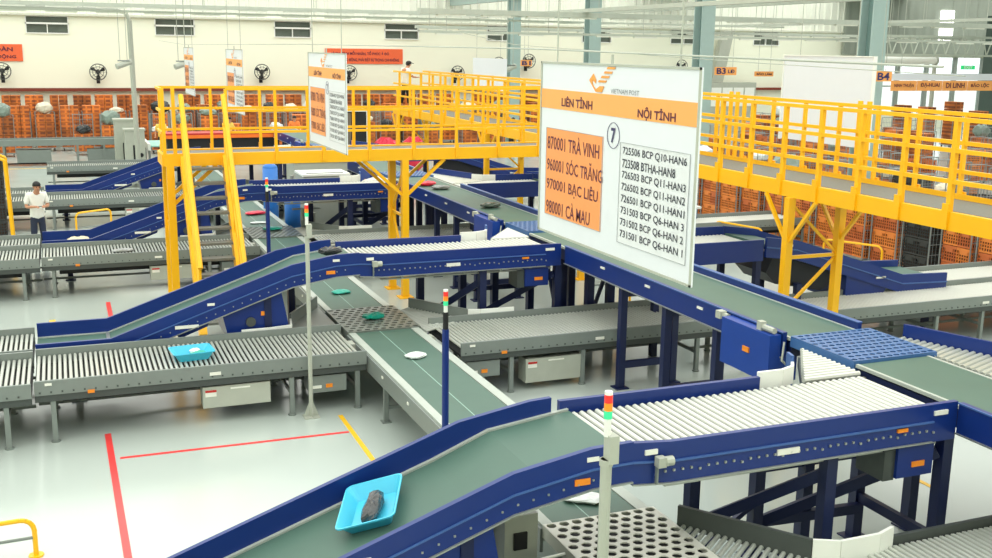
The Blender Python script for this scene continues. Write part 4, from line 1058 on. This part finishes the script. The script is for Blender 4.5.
# white perforated machine frames at left centre, far feeder line
t = thing('feeder_conveyor', 'long low grey feeder conveyor before the orange cages at far left', 'conveyor', (-1, 46.5, 0))
MB().box(-6, 2.9, 46.1, 46.2, .78, 1.02).box(-6, 2.9, 47.1, 47.2, .78, 1.02).build('side_frame', GREY, t)
MB().box(-6, 2.9, 46.2, 47.1, .92, .96).build('belt', mat('grey_belt', (120, 140, 134), .5), t)
for x in (-4.6, -1.65, .95): MB().box(x, x + 1.25, 46.15, 46.6, .12, .62).build('motor_box', GREY, t)
for x in (-5, -2.1, .6, 1.6, 2.7):
    for y in (46.15, 47.1): MB().box(x - .04, x + .04, y - .04, y + .04, 0, .8).build('leg', GREY, t)
MB().box(-6, 2.9, 46.3, 46.35, .05, .1).build('tie_bar', BLACK, t)
for (x, h, l) in ((2.25, 1.85, 'taller pale machine cabinet at far left, in front of the tall post'), (2.55, 1.55, 'nearer pale machine cabinet with round knobs beside the farthest incline')):
    y = 44.6 if h > 1.7 else 43.4
    t = thing('machine_cabinet', l, 'cabinet', (x, y, 0), 'pale machine cabinets')
    MB().box(x - .3, x + .42, y - .3, y + .4, 0, h).box(x - .34, x + .46, y - .34, y + .44, h, h + .06).build('case', GREYL, t)
    MB().box(x - .02, x + .12, y - .32, y - .3, .2, 1.0).build('slot', BLACK, t)
    for z in (.35, .62): MB().cyl((x + .27, y - .34, z), (x + .27, y - .3, z), .08, 10).build('knob', BLACK, t)
t = thing('operator_conveyor', 'pale green topped belt table beside the pale machine cabinets', 'conveyor', (4.2, 45, 0))
MB().box(3.2, 5.2, 43.5, 46.0, .88, .93).build('belt', mat('mint_belt', (150, 205, 190), .45), t)
MB().box(3.1, 3.2, 43.5, 46, .75, 1.0).box(5.2, 5.3, 43.5, 46, .75, 1.0).build('side_frame', WHITE, t)
for x in (3.15, 5.25):
    for y in (43.6, 45.8): MB().box(x - .04, x + .04, y - .04, y + .04, 0, .75).build('leg', GREY, t)
# scanner machine behind the stairs
t = thing('scanner_machine', 'long orange topped machine with black panel seen through the stair rails', 'machine', (5.2, 40, 0))
MB().box(3.5, 7.3, 39.8, 40.6, .9, 1.5).build('black_panel', BLACK, t)
MB().box(3.4, 7.4, 39.7, 40.7, 1.5, 1.62).build('orange_top', mat('orange_machine_top', (250, 120, 40), .4), t)
MB().box(3.4, 7.4, 39.7, 40.7, 1.62, 1.68).build('red_trim', LABELR, t)
for x in (3.6, 5.4, 7.2):
    for y in (39.9, 40.5): MB().box(x - .05, x + .05, y - .05, y + .05, 0, .9).build('leg', GREY, t)
t = thing('vending_cabinet', 'tall brown and black cabinet with a white frame behind the platform rails', 'cabinet', (10.2, 41, 0))
MB().box(9.5, 10.4, 40.6, 41.4, 0, 2.3).build('body', mat('brown_laminate', (110, 98, 84), .5), t)
MB().box(10.42, 11.0, 40.6, 41.4, 0, 2.35).build('door', BLACK, t)
MB().box(9.45, 9.5, 40.55, 41.4, 0, 2.4).box(11.0, 11.08, 40.55, 41.4, 0, 2.4).box(9.5, 11.0, 40.55, 41.4, 2.35, 2.4).build('frame', WHITE, t)
for i, (x, y, m, l) in enumerate([(11.9, 41, RBAG, 'red bag heap beside the tall black cabinet'), (12.9, 40.6, RBAG, 'red bag leaning right of the red heap by the second sign'), (11.0, 39, mat('blue_bag', (30, 90, 170), .5, 0, .1), 'blue sack near the tall black cabinet')]):
    parcel(x, y, 0, 1.0, .7, 1.3 if i < 2 else .8, .3 * i, m, l, 0, 40 + i, 'bag')

# white cabinets and blue tanks between the lines
for i, (x0, x1, y0, y1, h, l) in enumerate([(5.3, 6.4, 25.3, 26.2, 1.75, 'white metal cabinet with slotted top, nearer of two under the platform'), (5.5, 6.9, 27.4, 28.4, 1.85, 'white metal cabinet with slotted top, farther of two under the platform')]):
    t = thing('white_cabinet', l, 'cabinet', ((x0 + x1) / 2, y0, 0), 'white cabinets')
    MB().box(x0, x1, y0, y1, 0, h).build('case', GREYL, t); MB().box(x0 - .03, x1 + .03, y0 - .03, y1 + .03, h, h + .05).build('top', WHITE, t)
    MB().box(x0 + .05, x0 + .08, y0 - .02, y0, .7, 1.0).build('handle', GREYD, t); MB().box(x0 + .1, x1 - .1, y0 + .1, y0 + .2, h + .05, h + .06).build('slot', GREYD, t)
for (x, y, h, l) in ((4.85, 27.2, 1.92, 'tall blue pressure tank left of the white cabinets, farther'), (5.0, 25.2, 1.68, 'blue pressure tank left of the white cabinets, nearer')):
    t = thing('pressure_tank', l, 'tank', (x, y, 0), 'blue pressure tanks')
    MB().cyl((x, y, .15), (x, y, h - .15), .19, 18).sphere((x, y, h - .15), .19, 18, 8, (1, 1, .6)).sphere((x, y, .17), .19, 18, 8, (1, 1, .5)).build('vessel', CYLB, t, smooth=True)
    MB().cyl((x, y, h - .05), (x, y, h + .12), .05, 8).build('valve', STEEL, t)
    for a in range(3): MB().box(x + .14 * math.cos(a * 2.1) - .02, x + .14 * math.cos(a * 2.1) + .02, y + .14 * math.sin(a * 2.1) - .02, y + .14 * math.sin(a * 2.1) + .02, 0, .2).build('foot', CYLB, t)
t = thing('air_filter', 'grey air regulator with pipes beside the blue tanks', 'regulator', (5.15, 23.3 + 1.2, 0))
MB().cyl((5.1, 24.5, .75), (5.1, 24.5, 1.1), .06, 10).cyl((5.3, 24.5, .7), (5.3, 24.5, 1.0), .09, 10).build('bowl', GREYL, t)
MB().tube([(4.85, 24.5, 1.1), (5.5, 24.5, 1.1)], .025, 6).tube([(5.3, 24.5, 0), (5.3, 24.5, .7)], .02, 6).build('pipe', STEEL, t)

# yellow hoop barriers
def hoop(x, y, L, h, rz, label):
    t = thing('hoop_barrier', label, 'barrier', (x, y, 0), 'yellow hoop barriers', rz)
    r = .12; pts = [(-L / 2, 0, 0), (-L / 2, 0, h - r)] + [(-L / 2 + r - r * math.cos(a), 0, h - r + r * math.sin(a)) for a in (.4, .8, 1.2, 1.57)]
    pts += [(-p[0], 0, p[2]) for p in pts[::-1]]
    MB().tube(pts, .024, 8).build('hoop', YEL, t, local=True)
    MB().cyl((-L / 2, 0, h * .5), (L / 2, 0, h * .5), .016, 8).build('cross_bar', GREY, t, local=True)
    for s in (-1, 1): MB().cyl((s * L / 2, 0, 0), (s * L / 2, 0, .015), .07, 10).build('foot', YEL, t, local=True)
hoop(-1.03, 10.35, 1.1, .38, .05, 'yellow tube hoop barrier at the bottom left corner')
hoop(.62, 27.9, 1.0, .75, .6, 'yellow hoop barrier beside the third blue incline')
hoop(15.7, 18.2, 1.3, .8, -1.1, 'yellow hoop barrier in front of the cages at right')
hoop(14.7, 21.0, 1.4, .8, -1.3, 'yellow hoop barrier behind the yellow column at right')
hoop(9.6, 17.8, .9, .8, 0, 'yellow hoop barrier on the floor under the main belt')

# packing table with papers behind the walkway at right
t = thing('packing_table', 'white topped packing table behind the walkway column at right', 'table', (14.2, 24.5, 0))
MB().box(12.5, 15.6, 24, 25.6, .72, .78).build('table_top', WHITE, t)
for x in (12.6, 15.5):
    for y in (24.1, 25.5): MB().box(x - .03, x + .03, y - .03, y + .03, 0, .72).build('leg', GREY, t)
t = thing('packing_table', 'white topped packing table farther right between the cage rows', 'table', (21.8, 21, 0))
MB().box(21.4, 22.4, 17.5, 22.5, .85, .9).build('table_top', WHITE, t)
for x in (21.5, 22.3):
    for y in (17.6, 22.4): MB().box(x - .03, x + .03, y - .03, y + .03, 0, .85).build('leg', GREY, t)
t = thing('white_locker', 'white locker bank against the back wall left of the blank panel', 'locker', (36, 55.3, 0))
MB().box(34.2, 39, 54.8, 55.65, 0, 3.0).build('case', GREYL, t)
for i in range(6): MB().box(34.3 + .78 * i, 34.98 + .78 * i, 54.77, 54.8, 1.6, 2.7).build('door', WHITE, t)
t = thing('wall_duct', 'pale vertical duct on the back wall above the white lockers', 'duct', (36.5, 55.6, 3))
MB().prism([(36.1, 55.2, 3.02), (36.9, 55.2, 3.02), (37.5, 55.2, 6.0), (36.8, 55.2, 6.0)], (0, .4, 0)).build('duct', GREYL, t)

# ------------------------------------------------------------------ people
def skinned(name, nodes, edges, m, parent, sub=1):
    me = bpy.data.meshes.new(name); me.from_pydata([n[0] for n in nodes], edges, []); me.update()
    o = bpy.data.objects.new(name, me); COL.objects.link(o)
    md = o.modifiers.new('skin', 'SKIN'); md.use_smooth_shade = True
    for i, n in enumerate(nodes):
        r = n[1]; r = r if isinstance(r, tuple) else (r, r)
        me.skin_vertices[0].data[i].radius = r
    me.skin_vertices[0].data[0].use_root = True
    s = o.modifiers.new('sub', 'SUBSURF'); s.levels = sub; s.render_levels = sub
    em = bpy.data.meshes.new_from_object(o.evaluated_get(bpy.context.evaluated_depsgraph_get()))
    bpy.data.objects.remove(o); em.name = name; em.materials.clear(); em.materials.append(m)
    em.polygons.foreach_set('use_smooth', [True] * len(em.polygons))
    return link(bpy.data.objects.new(name, em), parent)
def person(loc, rz, label, shirt, pants, arms='phone', h=1.0, bow=.12, step=0., cap=False):
    t = thing('person', label, 'person', loc, None, rz)       # faces local -y
    t.scale = (h, h, h)
    V = Vector
    if arms == 'phone':
        el = [(-.24, -.04, 1.10), (.24, -.04, 1.10)]; ha = [(-.07, -.30, 1.13), (.07, -.30, 1.13)]
    elif arms == 'rail':
        el = [(-.25, -.16, 1.12), (.25, -.10, 1.10)]; ha = [(-.2, -.40, 1.10), (.18, -.38, 1.12)]
    else:
        el = [(-.25, -.02, 1.10), (.25, -.12, 1.08)]; ha = [(-.26, -.12, .84), (.18, -.34, 1.02)]
    kn = [(-.10, -.02 - step * .5, .49), (.10, -.02 + step * .4, .49)]; an = [(-.11, .02 - step, .09), (.11, .02 + step, .09)]
    hd = (0, -.03 - bow * .6, 1.56)
    N = [((0, 0, .92), (.11, .08)), ((0, -.01, 1.12), (.13, .09)), ((0, -.02, 1.32), (.16, .10)), ((0, -.02 - bow * .2, 1.43), .06), ((0, -.03 - bow * .45, 1.49), (.062, .07)), (hd, (.075, .09)), ((hd[0], hd[1], 1.63), (.06, .07)),
         ((-.18, -.01, 1.38), .055), (el[0], .042), (ha[0], .03), ((.18, -.01, 1.38), .055), (el[1], .042), (ha[1], .03),
         ((-.085, 0, .86), .074), (kn[0], .058), (an[0], .04), ((.085, 0, .86), .074), (kn[1], .058), (an[1], .04), ((an[0][0], an[0][1] - .13, .03), .03), ((an[1][0], an[1][1] - .13, .03), .03)]
    E = [(0, 1), (1, 2), (2, 3), (3, 4), (4, 5), (5, 6), (2, 7), (7, 8), (8, 9), (2, 10), (10, 11), (11, 12), (0, 13), (13, 14), (14, 15), (0, 16), (16, 17), (17, 18), (15, 19), (18, 20)]
    body = skinned('body', N, E, SKIN, t)
    em = [tuple(V(el[i]).lerp(V((-.18 if i == 0 else .18, -.01, 1.38)), .15)) for i in (0, 1)]
    NS = [((0, 0, .80), (.19, .14)), ((0, 0, .92), (.18, .13)), ((0, -.01, 1.12), (.155, .115)), ((0, -.02, 1.32), (.18, .12)), ((0, -.02 - bow * .15, 1.42), .075), ((-.185, -.01, 1.38), .075), (em[0], .066), ((.185, -.01, 1.38), .075), (em[1], .066)]
    skinned('shirt', NS, [(0, 1), (1, 2), (2, 3), (3, 4), (3, 5), (5, 6), (3, 7), (7, 8)], shirt, t)
    NT = [((0, 0, .99), (.135, .10)), ((0, 0, .88), (.165, .12)), ((-.085, 0, .80), .092), (kn[0], .078), (tuple(V(an[0]) + V((0, 0, .03))), .062), ((.085, 0, .80), .092), (kn[1], .078), (tuple(V(an[1]) + V((0, 0, .03))), .062)]
    skinned('trousers', NT, [(0, 1), (1, 2), (2, 3), (3, 4), (1, 5), (5, 6), (6, 7)], pants, t)
    b = MB().sphere((hd[0], hd[1] + .02, 1.60), .103, 14, 8, (.9, 1.0, .95)); b.v = [(x, y if z > 1.56 or y > hd[1] else hd[1] + .01, max(z, 1.52 if y > hd[1] else 1.585)) for x, y, z in b.v]
    b.build('hair', HAIR, t, True, True)
    if cap: MB().sphere((hd[0], hd[1] + .0, 1.63), .108, 14, 8, (.95, 1.05, .7)).prism([(-.07, hd[1] - .08, 1.62), (.07, hd[1] - .08, 1.62), (.05, hd[1] - .2, 1.60), (-.05, hd[1] - .2, 1.60)], (0, 0, .015)).build('cap', HAIR, t, True, True)
    for s in (-1, 1):
        MB().sphere((s * .03, hd[1] - .088, 1.565), .010, 8, 5).build('eye', BLACK, t, True, True)
        MB().sphere((s * .078, hd[1] + .0, 1.555), .02, 8, 5, (.5, 1, 1.5)).build('ear', SKIN, t, True, True)
        i = 0 if s < 0 else 1
        a = an[i]; MB().sphere((a[0], a[1] - .06, .045), .10, 10, 6, (.48, 1.35, .45)).build('shoe', BLACK, t, True, True)
        # five fingers and palm
        hx, hy, hz = ha[i]; d = V((-s * .3 if arms == 'phone' else 0, -1, 0)).normalized(); sd = V((d.y, -d.x, 0))
        fb = MB()
        fb.sphere((hx, hy - .02, hz), .042, 8, 6, (.9, 1, .5))
        for f in range(4):
            o0 = V((hx, hy - .04, hz)) + sd * (.028 - .018 * f); L = (.035, .042, .039, .03)[f]
            p1 = o0 + d * L; p2 = p1 + d * L * .5 + V((0, 0, -.02)); fb.cyl(o0, p1, .009, 6); fb.cyl(p1, p2, .008, 6, .006)
        o0 = V((hx, hy - .0, hz)) - sd * s * .03; fb.cyl(o0, o0 + V((-s * .02, -.03, .02)), .010, 6); fb.cyl(o0 + V((-s * .02, -.03, .02)), o0 + V((-s * .015, -.055, .025)), .009, 6, .007)
        fb.build('hand', SKIN, t, True, True)
    MB().sphere((0, hd[1] - .10, 1.545), .014, 8, 5, (.8, 1, 1.4)).build('nose', SKIN, t, True, True)
    MB().box(-.022, .022, hd[1] - .094, hd[1] - .086, 1.508, 1.514).build('mouth', mat('lip', (150, 80, 70), .5), t, local=True)
    return t
WSH = mat('white_shirt_cloth', (236, 236, 228), .8, 0, .04, 8, .1); DTR = mat('navy_trouser_cloth', (38, 46, 66), .8); BTR = mat('black_trouser_cloth', (26, 26, 28), .8)
OSH = mat('orange_shirt_cloth', (240, 130, 60), .8); YSH = mat('yellow_shirt_cloth', (236, 200, 90), .8)
person((-.62, 26.6, 0), .25, 'person in white t-shirt and navy trousers looking down at a phone, left', WSH, DTR, 'phone', 1.0, .2)
o = thing('phone', 'black phone held in both hands by the person in white', 'phone', (-.545, 26.29, 1.13), None, .25)
MB().box(-.075, .075, -.02, .02, 0, .012).build('case', BLACK, o, local=True)
person((10.38, 33.5, 2.905), 1.9, 'person in white shirt and black trousers at the far end of the walkway', WSH, BTR, 'rail', .86, .22, .1, True)
person((9.9, 49, 0), 0, 'person in orange shirt behind the machine, seen through the stair rails', OSH, DTR, 'walk')
person((6.9, 48.6, 0), .5, 'person in yellow shirt standing left of the stairs', YSH, DTR, 'walk')
person((4.1, 49.2, 0), -.3, 'person in yellow shirt by the orange crates behind the tall post', YSH, BTR, 'walk', .95)
person((12.1, 48.8, 0), 1.2, 'person in white shirt seen through the rails right of the stairs', WSH, DTR, 'walk')
person((19.4, 46, 0), .2, 'person in white shirt among the cages under the second sign', WSH, BTR, 'walk')

# ------------------------------------------------------------------ light
def area(x, y, z, sx, sy, e, spread=110, col=(1, 1, .94), rot=(0, 0, 0)):
    l = bpy.data.lights.new('unseen_panel', 'AREA'); l.shape = 'RECTANGLE'; l.size = sx; l.size_y = sy; l.energy = e; l.color = col; l.spread = math.radians(spread)
    o = bpy.data.objects.new('unseen_panel_light', l); o.location = (x, y, z); o.rotation_euler = rot; COL.objects.link(o)
for y in (1.5, 10, 18.5, 27, 36, 45.5, 52.5):
    for x in (-7, 3.5, 14, 26, 40, 56):
        area(x, y, 8.4, 10.5, 8.2, 500, 172)  # broad unseen panels added overhead, widened to even out light and floor reflections
w = bpy.data.worlds.new('world'); S.world = w; w.use_nodes = True
nt = w.node_tree; bg = nt.nodes['Background']
sk = nt.nodes.new('ShaderNodeTexSky'); sk.sky_type = 'HOSEK_WILKIE'; sk.turbidity = 6
mx = nt.nodes.new('ShaderNodeMix'); mx.data_type = 'RGBA'; mx.inputs['Factor'].default_value = .85; mx.inputs['B'].default_value = (1, 1, .98, 1)
nt.links.new(sk.outputs['Color'], mx.inputs['A']); nt.links.new(mx.outputs['Result'], bg.inputs['Color'])
bg.inputs['Strength'].default_value = 2.2
S.view_settings.view_transform = 'Standard'; S.view_settings.look = 'None'; S.view_settings.exposure = .2; S.view_settings.gamma = 1
